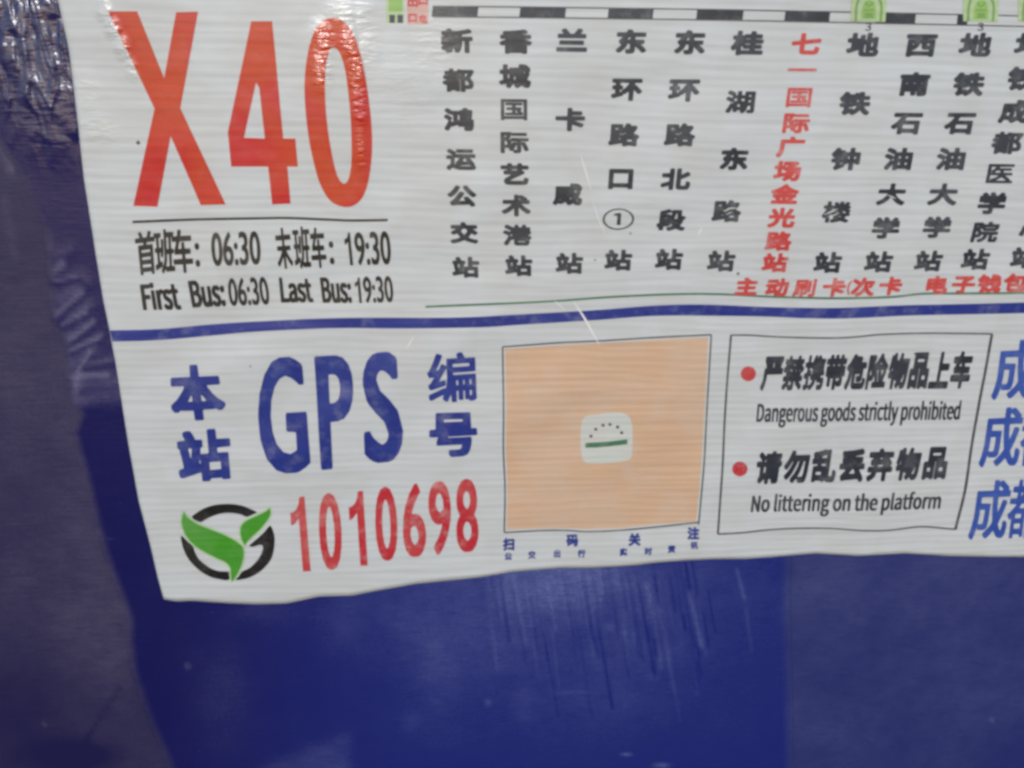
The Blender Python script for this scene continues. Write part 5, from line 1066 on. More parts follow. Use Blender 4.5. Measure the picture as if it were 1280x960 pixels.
def print_mat(name, col, col2=None, rough=0.38, wear=0.35, paper=(0.60, 0.62, 0.62), second=0.8, spec=0.5):
    """ink (or bare sheet) under the same glossy lamination"""
    m, t, b = new_mat(name)
    g = nd(t, 'ShaderNodeGroup')
    g.node_tree = RELIEF
    c = mixc(t, math_node(t, 'MULTIPLY', g.outputs['Patch'], second), col, col2 or tuple(x * .9 for x in col))
    c = mixc(t, math_node(t, 'MULTIPLY', g.outputs['Wear'], wear), c, paper)
    # darker and lighter ribs of the sheeting
    rv = nd(t, 'ShaderNodeHueSaturation')
    t.links.new(c, rv.inputs['Color'])
    t.links.new(ramp(t, g.outputs['Rib'], 0.35, 0.65, 0.92, 1.08), rv.inputs['Value'])
    t.links.new(rv.outputs[0], b.inputs['Base Color'])
    t.links.new(math_node(t, 'SUBTRACT', rough, math_node(t, 'MULTIPLY', g.outputs['Crumple'], 0.24)), b.inputs['Roughness'])
    b.inputs['Specular IOR Level'].default_value = spec
    t.links.new(ramp(t, g.outputs['Crumple'], 0, 1, spec, 1.0), b.inputs['Specular IOR Level'])
    t.links.new(g.outputs['Normal'], b.inputs['Normal'])
    return m


M = {}
M['paper'] = print_mat('laminated_paper', (0.585, 0.620, 0.650), (0.565, 0.590, 0.600), wear=0.15, paper=(0.52, 0.53, 0.53))  # patchy second tone also paints soft grey shading haze into the sheet
M['red'] = print_mat('red_ink', (0.54, 0.012, 0.018), (0.56, 0.055, 0.008), wear=0.05)
M['red_text'] = print_mat('faded_red_ink', (0.60, 0.075, 0.07), (0.55, 0.05, 0.05), wear=0.45)
M['red_number'] = print_mat('worn_red_ink', (0.50, 0.030, 0.045), (0.56, 0.10, 0.10), wear=0.45)
M['black'] = print_mat('dark_ink', (0.024, 0.029, 0.042), (0.044, 0.052, 0.070), wear=0.22)
M['black_deep'] = print_mat('black_ink', (0.012, 0.012, 0.013), (0.024, 0.024, 0.026), wear=0.12)
M['grey'] = print_mat('grey_line_ink', (0.06, 0.06, 0.07), (0.10, 0.10, 0.11), wear=0.25)
M['blue'] = print_mat('blue_ink', (0.018, 0.034, 0.235), (0.030, 0.055, 0.29), wear=0.20)
M['blue_bar'] = print_mat('blue_bar_ink', (0.020, 0.034, 0.24), (0.032, 0.050, 0.28), wear=0.22)
M['blue_light'] = print_mat('lighter_blue_ink', (0.035, 0.085, 0.38), (0.05, 0.11, 0.42), wear=0.12)
M['green_line'] = print_mat('green_line_ink', (0.05, 0.16, 0.085), (0.08, 0.20, 0.12), wear=0.25)
M['leaf'] = print_mat('leaf_green_ink', (0.055, 0.30, 0.022), (0.11, 0.34, 0.07), wear=0.06)
M['leaf_pale'] = print_mat('pale_green_ink', (0.44, 0.60, 0.36), (0.40, 0.56, 0.34), wear=0.1)
M['metro'] = print_mat('metro_green_ink', (0.30, 0.52, 0.13), (0.27, 0.48, 0.13), wear=0.1)
M['metro_pale'] = print_mat('metro_pale_ink', (0.45, 0.60, 0.34), (0.45, 0.58, 0.36), wear=0.1)
M['metro_dark'] = print_mat('metro_arch_ink', (0.20, 0.36, 0.10), (0.20, 0.36, 0.12), wear=0.1)
M['pink'] = print_mat('pale_red_ink', (0.60, 0.36, 0.32), (0.62, 0.40, 0.36), wear=0.2)
M['cream'] = print_mat('cream_ink', (0.64, 0.43, 0.29), (0.64, 0.46, 0.34), wear=0.2)
M['white_print'] = print_mat('white_ink', (0.58, 0.62, 0.59), (0.60, 0.60, 0.58), wear=0.1)
M['spot'] = print_mat('brown_spot', (0.10, 0.09, 0.07), wear=0.0)


def crease_glint_material():
    m, t, b = new_mat('film_crease_glint')
    b.inputs['Base Color'].default_value = (0.85, 0.86, 0.88, 1)  # white colour stands in for specular glints on the creases
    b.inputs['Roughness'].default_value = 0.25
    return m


M['painted_crease_glint'] = crease_glint_material()


def panel_material():
    """blue paint: bare and dusty, or under clear film that wets the colour out (attribute film_cover)"""
    m, t, b = new_mat('blue_paint')
    pos = nd(t, 'ShaderNodeNewGeometry').outputs['Position']
    dust_and_reflection = nd(t, 'ShaderNodeAttribute', attribute_name='dust_and_reflection').outputs['Fac']  # real dirt together with painted-in panel reflections
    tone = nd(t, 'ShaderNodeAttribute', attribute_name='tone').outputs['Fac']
    wet = nd(t, 'ShaderNodeAttribute', attribute_name='film_cover').outputs['Fac']
    n1 = noise_tex(t, stretch(t, pos, 60, 700, 0.03), 1.0, 3, 0.7)       # wiping marks along the sheet
    n2 = noise_tex(t, pos, 45, 5, 0.65)
    n3 = noise_tex(t, pos, 900, 2, 0.6)
    n4 = noise_tex(t, pos, 14, 3, 0.55)
    f = math_node(t, 'MULTIPLY', dust_and_reflection, ramp(t, n1, 0.3, 0.7, 0.65, 1.35))
    f = math_node(t, 'MULTIPLY', f, ramp(t, n2, 0.3, 0.7, 0.70, 1.30))
    f = math_node(t, 'MULTIPLY', f, ramp(t, n3, 0.3, 0.7, 0.72, 1.28))
    f = math_node(t, 'MULTIPLY', f, ramp(t, noise_tex(t, stretch(t, pos, 500, 1500), 1.0, 2, 0.6), 0.3, 0.7, 0.72, 1.28))
    f = math_node(t, 'MULTIPLY', f, ramp(t, n4, 0.35, 0.65, 0.75, 1.25))
    speck = ramp(t, noise_tex(t, pos, 420, 2, 0.5), 0.74, 0.80)
    f = math_node(t, 'ADD', f, math_node(t, 'MULTIPLY', speck, 0.08))
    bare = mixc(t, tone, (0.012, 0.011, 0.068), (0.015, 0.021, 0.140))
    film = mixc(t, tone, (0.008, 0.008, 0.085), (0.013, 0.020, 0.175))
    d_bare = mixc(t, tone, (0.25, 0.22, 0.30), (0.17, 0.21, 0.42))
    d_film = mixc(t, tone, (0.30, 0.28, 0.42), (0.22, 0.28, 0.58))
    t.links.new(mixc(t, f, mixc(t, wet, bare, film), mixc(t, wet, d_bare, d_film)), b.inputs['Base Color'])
    crumple = blob(t, pos, 40, 50, 72, 150)
    r = math_node(t, 'ADD', ramp(t, f, 0.0, 0.3, 0.36, 0.62), math_node(t, 'MULTIPLY', wet, -0.12))
    r = math_node(t, 'SUBTRACT', r, math_node(t, 'MULTIPLY', crumple, 0.12))
    t.links.new(r, b.inputs['Roughness'])
    t.links.new(ramp(t, crumple, 0, 1, 0.4, 1.0), b.inputs['Specular IOR Level'])
    h = math_node(t, 'ADD', math_node(t, 'MULTIPLY', n1, 0.00012), math_node(t, 'MULTIPLY', n2, 0.0003))
    h = math_node(t, 'ADD', h, math_node(t, 'MULTIPLY', n3, 0.00002))
    fold = noise_tex(t, stretch(t, pos, 120, 42, -0.45), 1.0, 1.5, 0.5, 0.8)
    fine = noise_tex(t, stretch(t, pos, 90, 330, -0.1), 1.0, 2.0, 0.6, 0.4)
    hh = math_node(t, 'ADD', math_node(t, 'MULTIPLY', fold, 0.0050), math_node(t, 'MULTIPLY', fine, 0.00075))
    h = math_node(t, 'ADD', h, math_node(t, 'MULTIPLY', hh, math_node(t, 'MULTIPLY', crumple, wet)))
    bp = nd(t, 'ShaderNodeBump')
    bp.inputs['Distance'].default_value = 1.0
    bp.inputs['Strength'].default_value = 1.0
    t.links.new(h, bp.inputs['Height'])
    t.links.new(bp.outputs[0], b.inputs['Normal'])
    return m


M['panel'] = M['film'] = panel_material()

# ------------------------------------------------------------------ dust and scuffs, with blurred panel reflections painted in
rng = random.Random(11)
G2 = lambda X, Y, cx, cy, sx, sy: np.exp(-((X - cx) / sx) ** 2 - ((Y - cy) / sy) ** 2)


def seg(X, Y, x0, y0, x1, y1, w, soft_end=True):
    dx, dy = x1 - x0, y1 - y0
    L2 = dx * dx + dy * dy
    t = ((X - x0) * dx + (Y - y0) * dy) / L2
    tc = np.clip(t, 0, 1)
    d2 = (X - x0 - tc * dx) ** 2 + (Y - y0 - tc * dy) ** 2
    return np.exp(-d2 / (w * w))


STREAKS = []
for i in range(110):
    x = rng.uniform(600, 885)
    y0 = rng.uniform(690, 730) if rng.random() < .75 else rng.uniform(730, 790)
    L = rng.uniform(30, 120)
    STREAKS.append((x, y0, x + L * rng.uniform(.12, .2), y0 + L, rng.uniform(1.2, 2.8), rng.uniform(-.075, .085)))
RIDGES = [(60, 305, 58, 342, 5, .13), (58, 345, 78, 330, 5, .16), (66, 351, 96, 345, 2.5, .10), (66, 397, 103, 365, 3.5, .15), (80, 405, 108, 388, 3, .14),
          (80, 430, 117, 402, 3.5, .15), (82, 440, 126, 420, 3, .14), (84, 470, 135, 468, 3.5, .12), (98, 464, 113, 440, 3, .10),
          (92, 395, 112, 380, 7, .05), (84, 418, 104, 408, 6, .06), (88, 455, 118, 436, 6, .05), (62, 372, 70, 395, 4, .07), (92, 480, 148, 476, 6, .05), (90, 500, 100, 470, 6, .08),
          (70, 318, 88, 312, 4, .05), (104, 345, 112, 352, 4, .04), (76, 372, 96, 360, 7, .07), (110, 455, 140, 450, 3, .06), (90, 500, 150, 492, 8, .05)]


def film_dust_and_reflection(X, Y):
    d = np.full(X.shape, 0.012)  # dirt marks, with broad light and dark reflections painted in
    d += .24 * G2(X, Y, 700, 722, 110, 38) + .10 * G2(X, Y, 560, 770, 110, 60) + .07 * G2(X, Y, 760, 800, 160, 70)
    d += .07 * G2(X, Y, 545, 835, 26, 55) + .05 * G2(X, Y, 430, 768, 26, 40) + .05 * G2(X, Y, 330, 762, 40, 16)
    d += .045 * G2(X, Y, 275, 870, 35, 60) + .06 * G2(X, Y, 860, 720, 130, 70) + .04 * G2(X, Y, 700, 880, 180, 60)
    # wedge-shaped pale patch low down on the left of the middle
    wedge = 1 / (1 + np.exp(-(Y - (962 - (X - 315) * 0.36)) / 4)) / (1 + np.exp((X - 438) / 3)) / (1 + np.exp(-(X - 330) / 15))
    d += .085 * wedge
    for x0, y0, x1, y1, w, a in STREAKS:
        d += a * seg(X, Y, x0, y0, x1, y1, w)
    d += .20 * seg(X, Y, 862, 742, 876, 806, 3.2) + .13 * seg(X, Y, 921, 712, 930, 748, 2.5) + .07 * seg(X, Y, 932, 760, 939, 812, 2)
    for cx, cy, sx, sy, a in ((610, 878, 4, 5, .14), (762, 783, 6, 6, .09), (235, 832, 3.5, 3.5, .16), (783, 942, 6, 1.6, .35), (826, 956, 9, 2, .4),
                              (720, 865, 22, 2, .08), (815, 845, 8, 3, .06), (655, 880, 12, 30, .05), (517, 900, 12, 14, .05)):
        d += a * G2(X, Y, cx, cy, sx, sy)
    # rippled, whitened stretch of film beside the notice's left edge
    d += .05 / (1 + np.exp((Y - 508) / 2.0)) / (1 + np.exp(-(Y - 400) / 40)) / (1 + np.exp((X - 160) / 6))
    for x0, y0, x1, y1, w, a in RIDGES:
        d += 1.9 * a * seg(X, Y, x0, y0, x1, y1, w)  # whitened ridges, with their wrinkle highlights painted pale
    for i in range(3):
        d += .045 * G2(X, Y, 25 + i * 22, 40 + 35 * i, 26, 60)
    return np.clip(d, 0.004, .8)


def film_height(X, Y):
    h = np.zeros(X.shape)
    for x0, y0, x1, y1, w, a in RIDGES:
        h += 0.00028 * seg(X, Y, x0, y0, x1, y1, w * 2.0)
    r2 = random.Random(5)
    for i in range(60):     # crumpled corner at the top left
        x, y = r2.uniform(-30, 95), r2.uniform(-60, 170)
        if x < 10 and y > 120:
            continue
        a = r2.uniform(-.6, .9)
        L = r2.uniform(5, 18)
        h += 0.0005 * r2.uniform(.4, 1) * seg(X, Y, x, y, x + L * math.cos(a + 1.0), y + L * math.sin(a + 1.0), r2.uniform(3, 6))
    return h


def panel_dust_and_reflection(X, Y):
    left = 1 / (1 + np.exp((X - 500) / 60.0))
    d = .075 * left  # lighter and darker areas also paint in blurred reflections
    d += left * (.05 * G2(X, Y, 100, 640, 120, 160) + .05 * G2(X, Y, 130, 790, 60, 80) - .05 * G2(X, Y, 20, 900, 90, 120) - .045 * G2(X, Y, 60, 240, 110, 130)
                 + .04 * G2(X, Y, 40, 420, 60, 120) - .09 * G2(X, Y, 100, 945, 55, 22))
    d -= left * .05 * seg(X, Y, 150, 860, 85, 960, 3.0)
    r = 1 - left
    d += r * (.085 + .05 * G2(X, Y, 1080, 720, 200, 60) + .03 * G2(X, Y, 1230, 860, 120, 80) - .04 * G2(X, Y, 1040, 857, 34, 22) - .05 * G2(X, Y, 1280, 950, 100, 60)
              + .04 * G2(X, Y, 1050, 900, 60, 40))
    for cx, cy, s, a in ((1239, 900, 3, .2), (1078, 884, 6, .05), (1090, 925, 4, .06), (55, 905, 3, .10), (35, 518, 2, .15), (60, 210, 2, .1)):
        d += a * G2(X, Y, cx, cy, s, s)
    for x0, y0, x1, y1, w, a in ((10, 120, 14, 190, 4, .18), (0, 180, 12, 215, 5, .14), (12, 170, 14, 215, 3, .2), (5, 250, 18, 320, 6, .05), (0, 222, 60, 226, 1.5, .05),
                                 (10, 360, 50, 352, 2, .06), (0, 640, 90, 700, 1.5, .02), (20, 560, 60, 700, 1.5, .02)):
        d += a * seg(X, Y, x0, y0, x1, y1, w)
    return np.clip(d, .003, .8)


def grid(name, X, Y, lift, h, mat, parent, attrs, skirt=0.0):
    """a sheet from matching arrays of picture points; skirt closes its edge back towards the panel"""
    x, z = plane(X, Y)
    V = np.stack([x, -(lift + h), z], -1)
    r, c = X.shape
    idx = np.arange(r * c).reshape(r, c)
    F = np.stack([idx[:-1, :-1], idx[1:, :-1], idx[1:, 1:], idx[:-1, 1:]], -1).reshape(-1, 4).tolist()
    V = V.reshape(-1, 3)
    at = {k: v.reshape(-1) for k, v in attrs.items()}
    if skirt:
        ring = list(idx[0, :]) + list(idx[1:, -1]) + list(idx[-1, -2::-1]) + list(idx[-2:0:-1, 0])
        n0 = len(V)
        base = V[ring].copy()
        base[:, 1] += skirt
        V = np.concatenate([V, base])
        n = len(ring)
        for i in range(n):
            j = (i + 1) % n
            F.append((ring[i], ring[j], n0 + j, n0 + i))
        at = {k: np.concatenate([v, v[ring]]) for k, v in at.items()}
    return mesh_obj(name, V, F, mat, parent, smooth=True, attrs=at)


def interp(pts, v, axis=1):
    a = np.array(pts, float)
    k = a[:, axis]
    s = np.argsort(k)
    return np.interp(v, k[s], a[s, 1 - axis])


# ------------------------------------------------------------------ the blue board
bx, bz = plane(640, 480)
board = put('sign_panel', None, None, (float(bx), 0.0, float(bz)))
thing(board, 'dusty dark blue metal panel filling the background behind the bus notice', 'sign panel')
gx, gy = np.meshgrid(np.arange(-260, 1541, 5.0), np.arange(-200, 1121, 5.0))
face = grid('panel_face', gx, gy, 0.0, np.zeros(gx.shape), M['panel'], board, {'dust_and_reflection': panel_dust_and_reflection(gx, gy), 'tone': 1 / (1 + np.exp((500 - gx) / 60.0)), 'film_cover': np.zeros(gx.shape)}, skirt=0.012)

# ------------------------------------------------------------------ clear film edging the notice
FILM_LEFT = [(-140, -160), (-90, 0), (-40, 120), (25, 220), (55, 290), (60, 345), (64, 400), (80, 430), (82, 480), (89, 506), (96, 511), (97, 520), (89, 540), (97, 570), (108, 610),
             (115, 640), (125, 680), (135, 710), (146, 738), (159, 775), (158, 802), (164, 840), (175, 872), (186, 902), (205, 945), (216, 975), (260, 1060)]
FILM_RIGHT = [(1500, -160), (1500, 600), (1400, 675), (990, 676), (988, 760), (991, 860), (992, 960), (994, 1060)]
rows = np.concatenate([np.arange(-160, 400, 5.0), np.arange(400, 520, 3.0), np.arange(520, 672, 5.0), np.arange(675.5, 1060, 3.0)])
fl = interp(FILM_LEFT, rows)
fr = interp(FILM_RIGHT, rows)
u = np.concatenate([np.linspace(0, 1, 560)])
FXX = fl[:, None] + (fr - fl)[:, None] * u[None, :]
# keep columns fine where the film is seen left of the notice
FXX = fl[:, None] + (fr - fl)[:, None] * (u[None, :] ** np.where(rows > 672, 1.0, 1.35)[:, None])
FYY = np.repeat(rows[:, None], len(u), 1)
stick = np.clip((FXX - fl[:, None]) / 14.0, 0, 1)                       # the film lies down fully a little inside its edge
stick = stick * np.where(FYY > 670, np.clip((fr[:, None] - FXX) / 16.0, 0, 1), 1.0)
stick = stick * stick * (3 - 2 * stick)
dd = stick * film_dust_and_reflection(FXX, FYY) + (1 - stick) * np.where(FYY > 200, panel_dust_and_reflection(FXX, FYY), 0.06)
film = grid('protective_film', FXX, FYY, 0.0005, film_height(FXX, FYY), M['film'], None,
            {'dust_and_reflection': dd, 'tone': 1 / (1 + np.exp((330 - FXX) / 60.0)), 'film_cover': stick}, skirt=0.0004)
thing(film, 'glossy deep blue film strip showing along the left and lower edges of the white notice', 'film')

# ------------------------------------------------------------------ the notice
nx, nz = plane(150, 740)
notice = put('bus_stop_notice', None, None, (float(nx), -SHEET, float(nz)))
thing(notice, 'white laminated bus stop notice printed with red route X40 and station names', 'notice')
EDGE_L = [(45, -150), (75, 0), (88, 60), (100, 160), (107, 225), (114, 270), (122, 320), (131, 375), (139, 411), (146, 450), (152, 490), (163, 560), (175, 625), (187, 672), (198, 718), (206, 747)]
EDGE_B = [(206, 747), (222, 750), (240, 749), (290, 752), (320, 753), (360, 752), (400, 744), (440, 743), (475, 736), (520, 728), (560, 724), (600, 720), (640, 713), (700, 708), (740, 708),
          (790, 705), (815, 702), (852, 699), (890, 697), (930, 697), (960, 695), (1020, 690), (1070, 693), (1130, 690), (1180, 693), (1280, 694), (1400, 692)]
vv = np.linspace(-150, 747, 170)
el = interp(EDGE_L, vv)
uu = np.linspace(0, 1, 260)
SX = el[:, None] + (1400 - el)[:, None] * uu[None, :]
# rows bend so that the last one follows the lower edge
t = (vv + 150) / 897.0
bot = interp(EDGE_B, SX[-1], axis=0)
SY = vv[:, None] + (bot - 747)[None, :] * (t[:, None] ** 3)
sx_, sz_ = plane(SX, SY)
grid('paper_sheet', SX, SY, SHEET, wave(sx_, sz_), M['paper'], notice, {}, skirt=0.0009)


def part(name, px, py, label=None):
    o = put(name, notice, None, tuple(P(px, py, 0.0)))
    if label:
        o['label'] = label
    return o


# route number
rn = part('route_number', 300, 257, 'big red route number')
X_ = [(138, 15), (174, 15), (207, 98), (222, 16), (249, 15), (227, 135), (283, 255), (252, 256), (215, 170), (198, 258), (168, 257), (195, 136)]
shape('numeral', [X_], M['red'], rn, cell=12)
FOUR = [(315, 27), (341, 27), (355, 173), (370, 173), (373, 208), (360, 208), (364, 254), (341, 255), (336, 208), (290, 208), (286, 165)]
FOUR_H = [(321, 103), (306, 172), (332, 173), (325, 110)]
shape('numeral', [FOUR, FOUR_H], M['red'], rn, cell=12)


def loop_smooth(pts, step=5):
    p = np.array(pts, float)
    n = len(p)
    out = []
    for i in range(n):
        a, b, c, d = p[(i - 1) % n], p[i], p[(i + 1) % n], p[(i + 2) % n]
        k = max(2, int(np.hypot(*(c - b)) / step))
        for j in range(k):
            t = j / k
            out.append(0.5 * (2 * b + (c - a) * t + (2 * a - 5 * b + 4 * c - d) * t * t + (-a + 3 * b - 3 * c + d) * t ** 3))
    return np.array(out)


ZO = [(417, 23), (403, 28), (393, 42), (386, 65), (382, 95), (382, 125), (385, 160), (391, 195), (400, 228), (412, 249), (425, 257), (438, 258), (451, 250), (460, 230), (465, 195), (465, 160),
      (461, 120), (455, 85), (446, 52), (433, 30)]
ZI = [(415, 60), (409, 77), (407, 105), (408, 135), (411, 165), (416, 195), (422, 219), (429, 229), (435, 226), (439, 210), (440, 185), (439, 150), (436, 115), (431, 83), (424, 64)]
shape('numeral', [loop_smooth(ZO), loop_smooth(ZI)], M['red'], rn, cell=12)

stroke('rule', [(167, 277), (240, 274), (320, 272.5), (360, 272), (400, 273.5), (440, 275), (485, 274.5)], 3.2, M['black_deep'], notice)

# first and last bus
fb = part('timetable_line', 330, 340, 'black timetable line in Chinese')
Q = glyph_quad
D = M['black_deep']
for k, q in (('首 light', [(169, 290), (194, 287), (198, 341), (175, 344)]), ('班 light', [(192, 287), (218, 285), (221, 340), (197, 342)]), ('车 light', [(214, 287), (240, 285), (244, 340), (220, 341)]),
             (':', [(244, 303), (250, 303), (252, 333), (246, 333)]), ('06:30', [(264, 290), (325, 288), (328, 330), (267, 332)]),
             ('末 light', [(343, 285), (363, 283), (368, 335), (349, 336)]), ('班 light', [(365, 283), (387, 282), (390, 335), (370, 336)]), ('车 light', [(387, 284), (405, 283), (410, 334), (391, 335)]),
             (':', [(411, 301), (417, 301), (419, 330), (413, 330)]), ('1', [(430, 290), (438, 290), (442, 331), (434, 331)]), ('9:30', [(442, 290), (487, 288), (490, 330), (446, 331)])):
    Q('character' if k not in ('06:30', '1', '9:30') else 'numeral', k, q, D, fb)
fe = part('timetable_line', 330, 384, 'black timetable line in English')
for k, q in (('First', [(176, 353), (222, 350), (229, 386), (181, 387)]), ('Bus:', [(236, 350), (280, 347), (284, 382), (242, 384)]), ('06:30', [(285, 347), (334, 345), (339, 380), (288, 382)]),
             ('Last', [(349, 346), (388, 346), (393, 377), (352, 378)]), ('Bus:', [(400, 346), (438, 345), (441, 378), (404, 378)]), ('1', [(443, 346), (450, 346), (453, 378), (446, 378)]), ('9:30', [(453, 345), (490, 344), (493, 377), (456, 378)])):
    Q('word', k, q, D, fe)

# station names
COLS = [
    ('新都鸿运公交站', [(571, 52), (573, 101), (574, 150), (576, 199), (577, 245), (580, 291), (582, 334)], 0.03, 'black'),
    ('香城国际艺术港站', [(644, 53), (643, 96), (642, 137), (642, 178), (643, 218), (645, 257), (646, 294), (648, 332)], 0.01, 'black'),
    ('兰卡威站', [(714, 52), (712, 150), (709, 243), (711, 329)], -0.03, 'black'),
    ('东环路口①站', [(788, 53), (783, 112), (779, 169), (775, 223), (772, 274), (772, 325)], -0.07, 'black'),
    ('东环路北段站', [(861, 54), (854, 113), (848, 169), (843, 224), (838, 275), (835, 324)], -0.1, 'black'),
    ('桂湖东路站', [(933, 55), (924, 128), (916, 199), (907, 264), (900, 326)], -0.12, 'black'),
    ('七一国际广场金光路站', [(1006, 56), (1001, 88), (997, 122), (993, 154), (987, 184), (983, 214), (979, 243), (975, 272), (971, 301), (967, 328)], -0.14, 'red_text'),
    ('地铁钟楼站', [(1077, 57), (1066, 130), (1055, 199), (1043, 265), (1033, 328)], -0.16, 'black'),
    ('西南石油大学站', [(1149, 57), (1140, 106), (1131, 154), (1121, 199), (1112, 243), (1105, 285), (1096, 327)], -0.18, 'black'),
    ('地铁石油大学站', [(1217, 57), (1208, 106), (1198, 154), (1187, 199), (1176, 243), (1168, 284), (1158, 326)], -0.2, 'black'),
    ('地铁成都医学院站', [(1286, 57), (1276, 99), (1266, 140), (1256, 179), (1246, 217), (1236, 254), (1228, 290), (1217, 324)], -0.22, 'black'),
    ('心站', [(1290, 286), (1278, 322)], -0.22, 'black'),
]
for s, pts, sl, mk in COLS:
    col = part('station_name', pts[-1][0], pts[-1][1] + 10, 'red station name column' if mk == 'red_text' else None)
    for ch, (x, y) in zip(s, pts):
        f = 1 - 0.14 * (y - 55) / 270
        w, h = 39.5 * f, 29.5 * f
        if s.startswith('七一'):
            w, h = 37 * f, 27 * f
        if ch == '①':
            w, h = 41, 28
        if ch == '一':
            h = 17
        if ch == '口':
            w, h = 36, 28
        char_at(ch, x, y, w, h, sl, 0.01, M[mk], col)

pay = part('fare_note', 1100, 368, 'small red note above the green rule')
for ch, x, y in (('主', 932, 358), ('动', 970, 359), ('刷', 1005, 359.5), ('卡', 1041, 359), ('次', 1077, 358.5), ('卡', 1111, 357), ('电', 1168, 356), ('子', 1202, 355), ('钱', 1234, 354), ('包', 1266, 353)):
    char_at(ch, x, y, 29, 22.5, -0.2, -0.01, M['red_text'], pay)
char_at('(', 1059.5, 359, 5, 18, -0.2, 0, M['red_text'], pay, em=False)

stroke('green_rule', [(532, 382.5), (590, 380), (640, 378), (700, 375), (760, 370.5), (840, 367), (900, 367), (960, 370), (1040, 372), (1110, 370.5), (1150, 366.5), (1200, 366), (1280, 365), (1390, 363)],
       2.6, M['green_line'], notice)

# blue bar across the sheet
top = smooth_line([(139, 411.5), (200, 410), (260, 405), (320, 401), (420, 396.5), (560, 396), (640, 392.5), (740, 387), (820, 381), (880, 380), (960, 383), (1040, 384), (1120, 381), (1200, 379), (1280, 377), (1400, 374)])
low = smooth_line([(142, 425.5), (200, 424), (260, 419), (320, 413.5), (410, 409), (500, 409.5), (600, 408), (640, 405.5), (740, 399.5), (820, 394), (900, 394), (960, 395), (1010, 397), (1060, 397), (1150, 393), (1280, 390.5), (1400, 387)])
bxs = np.linspace(0, 1, 170)
tx = 139.5 + (1400 - 139.5) * bxs
lx = 142.5 + (1400 - 142.5) * bxs
ty = np.interp(tx, top[:, 0], top[:, 1])
ly = np.interp(lx, low[:, 0], low[:, 1])
W = np.concatenate([P(tx, ty, .00012), P(lx, ly, .00012)])
mesh_obj('blue_bar', W, [(i, i + 170, i + 171, i + 1) for i in range(169)], M['blue_bar'], notice)

# track strip above the names
tr = part('track_strip', 800, 24, 'black and white chequered track line')
TOPL = lambda x: 7.5 + (x - 540) * 0.0165 - 1.5 * math.sin((x - 540) / 740 * 3.1)
for a, b in ((541, 598), (650, 707), (760, 816), (870, 928), (980, 1036), (1094, 1143), (1195, 1208), (1320, 1380)):
    n = 8
    xs = np.linspace(a, b, n)
    y0 = [TOPL(x) + 0.5 for x in xs]
    h = 13.2 + (a - 541) * .0
    V = [(x, y) for x, y in zip(xs, y0)] + [(x - 1.5, y + h) for x, y in zip(xs, y0)][::-1]
    shape('dark_band', [V], M['black'], tr, lift=.00010)
for dy in (0.8, 13.8):
    L = [(x, TOPL(x) + dy) for x in range(541, 1400, 30)]
    stroke('edge_line', L, 1.6, M['grey'], tr, lift=.00016)

# metro badges
for cx in (1083.5, 1223.5, 1292):
    b = part('metro_badge', cx, 28, 'pale green metro badge')
    y = 28.0
    shape('badge_field', [[(cx - 22, -14), (cx + 24, -14), (cx + 21, 28), (cx - 22, 27)]], M['metro_pale'], b, lift=.00020)
    arch = [(cx - 16, 27), (cx - 15, 8), (cx - 10, -4), (cx, -8), (cx + 11, -4), (cx + 16, 8), (cx + 15, 27)]
    stroke('arch', arch, 3.0, M['metro_dark'], b, lift=.00028, step=3)
    inner = [(cx - 9, 24), (cx - 8, 9), (cx - 4, 2), (cx + 1, 0), (cx + 6, 2), (cx + 9, 9), (cx + 9, 24)]
    shape('badge_field', [inner], M['metro'], b, lift=.00026)
    stroke('mark', [(cx - 4, 4), (cx, 9), (cx + 5, 4)], 2.2, M['metro_dark'], b, lift=.00032, step=3)
    stroke('mark', [(cx - 6, 13), (cx + 7, 13)], 2.0, M['metro_dark'], b, lift=.00032)
    shape('mark', [[(cx - 4, 17), (cx + 5, 17), (cx + 6, 23), (cx - 5, 23)]], M['metro_dark'], b, lift=.00032)
    char_at('3', cx, 34, 7.5, 10, -.1, 0, M['black'], b, em=False)

# two small stacked tags at the head of the strip
tg = part('small_tag', 492, 28, 'small green tag')
shape('tag_field', [[(483, -14), (505, -14), (505, 29), (483, 29)]], M['metro_pale'], tg, lift=.00010)
shape('tag_field', [[(486, -10), (503, -10), (503, 15), (486, 15)]], M['metro'], tg, lift=.00016)
for x in (487, 497):
    shape('mark', [[(x, 19), (x + 7, 19), (x + 7, 29), (x, 29)]], M['black'], tg, lift=.00016)
tg = part('small_tag', 522, 28, 'small red tag')
shape('tag_field', [[(509, -14), (536, -14), (535, 31), (509, 31)]], M['pink'], tg, lift=.00010)
char_at('出', 516, 2, 13, 15, 0, 0, M['red_text'], tg, em=False)
char_at('口', 529, 1, 12, 12, 0, 0, M['red_text'], tg, em=False)
char_at('口', 516, 23, 11, 11, 0, 0, M['red_text'], tg, em=False)
char_at('电', 529, 24, 10, 11, 0, 0, M['red_text'], tg, em=False)

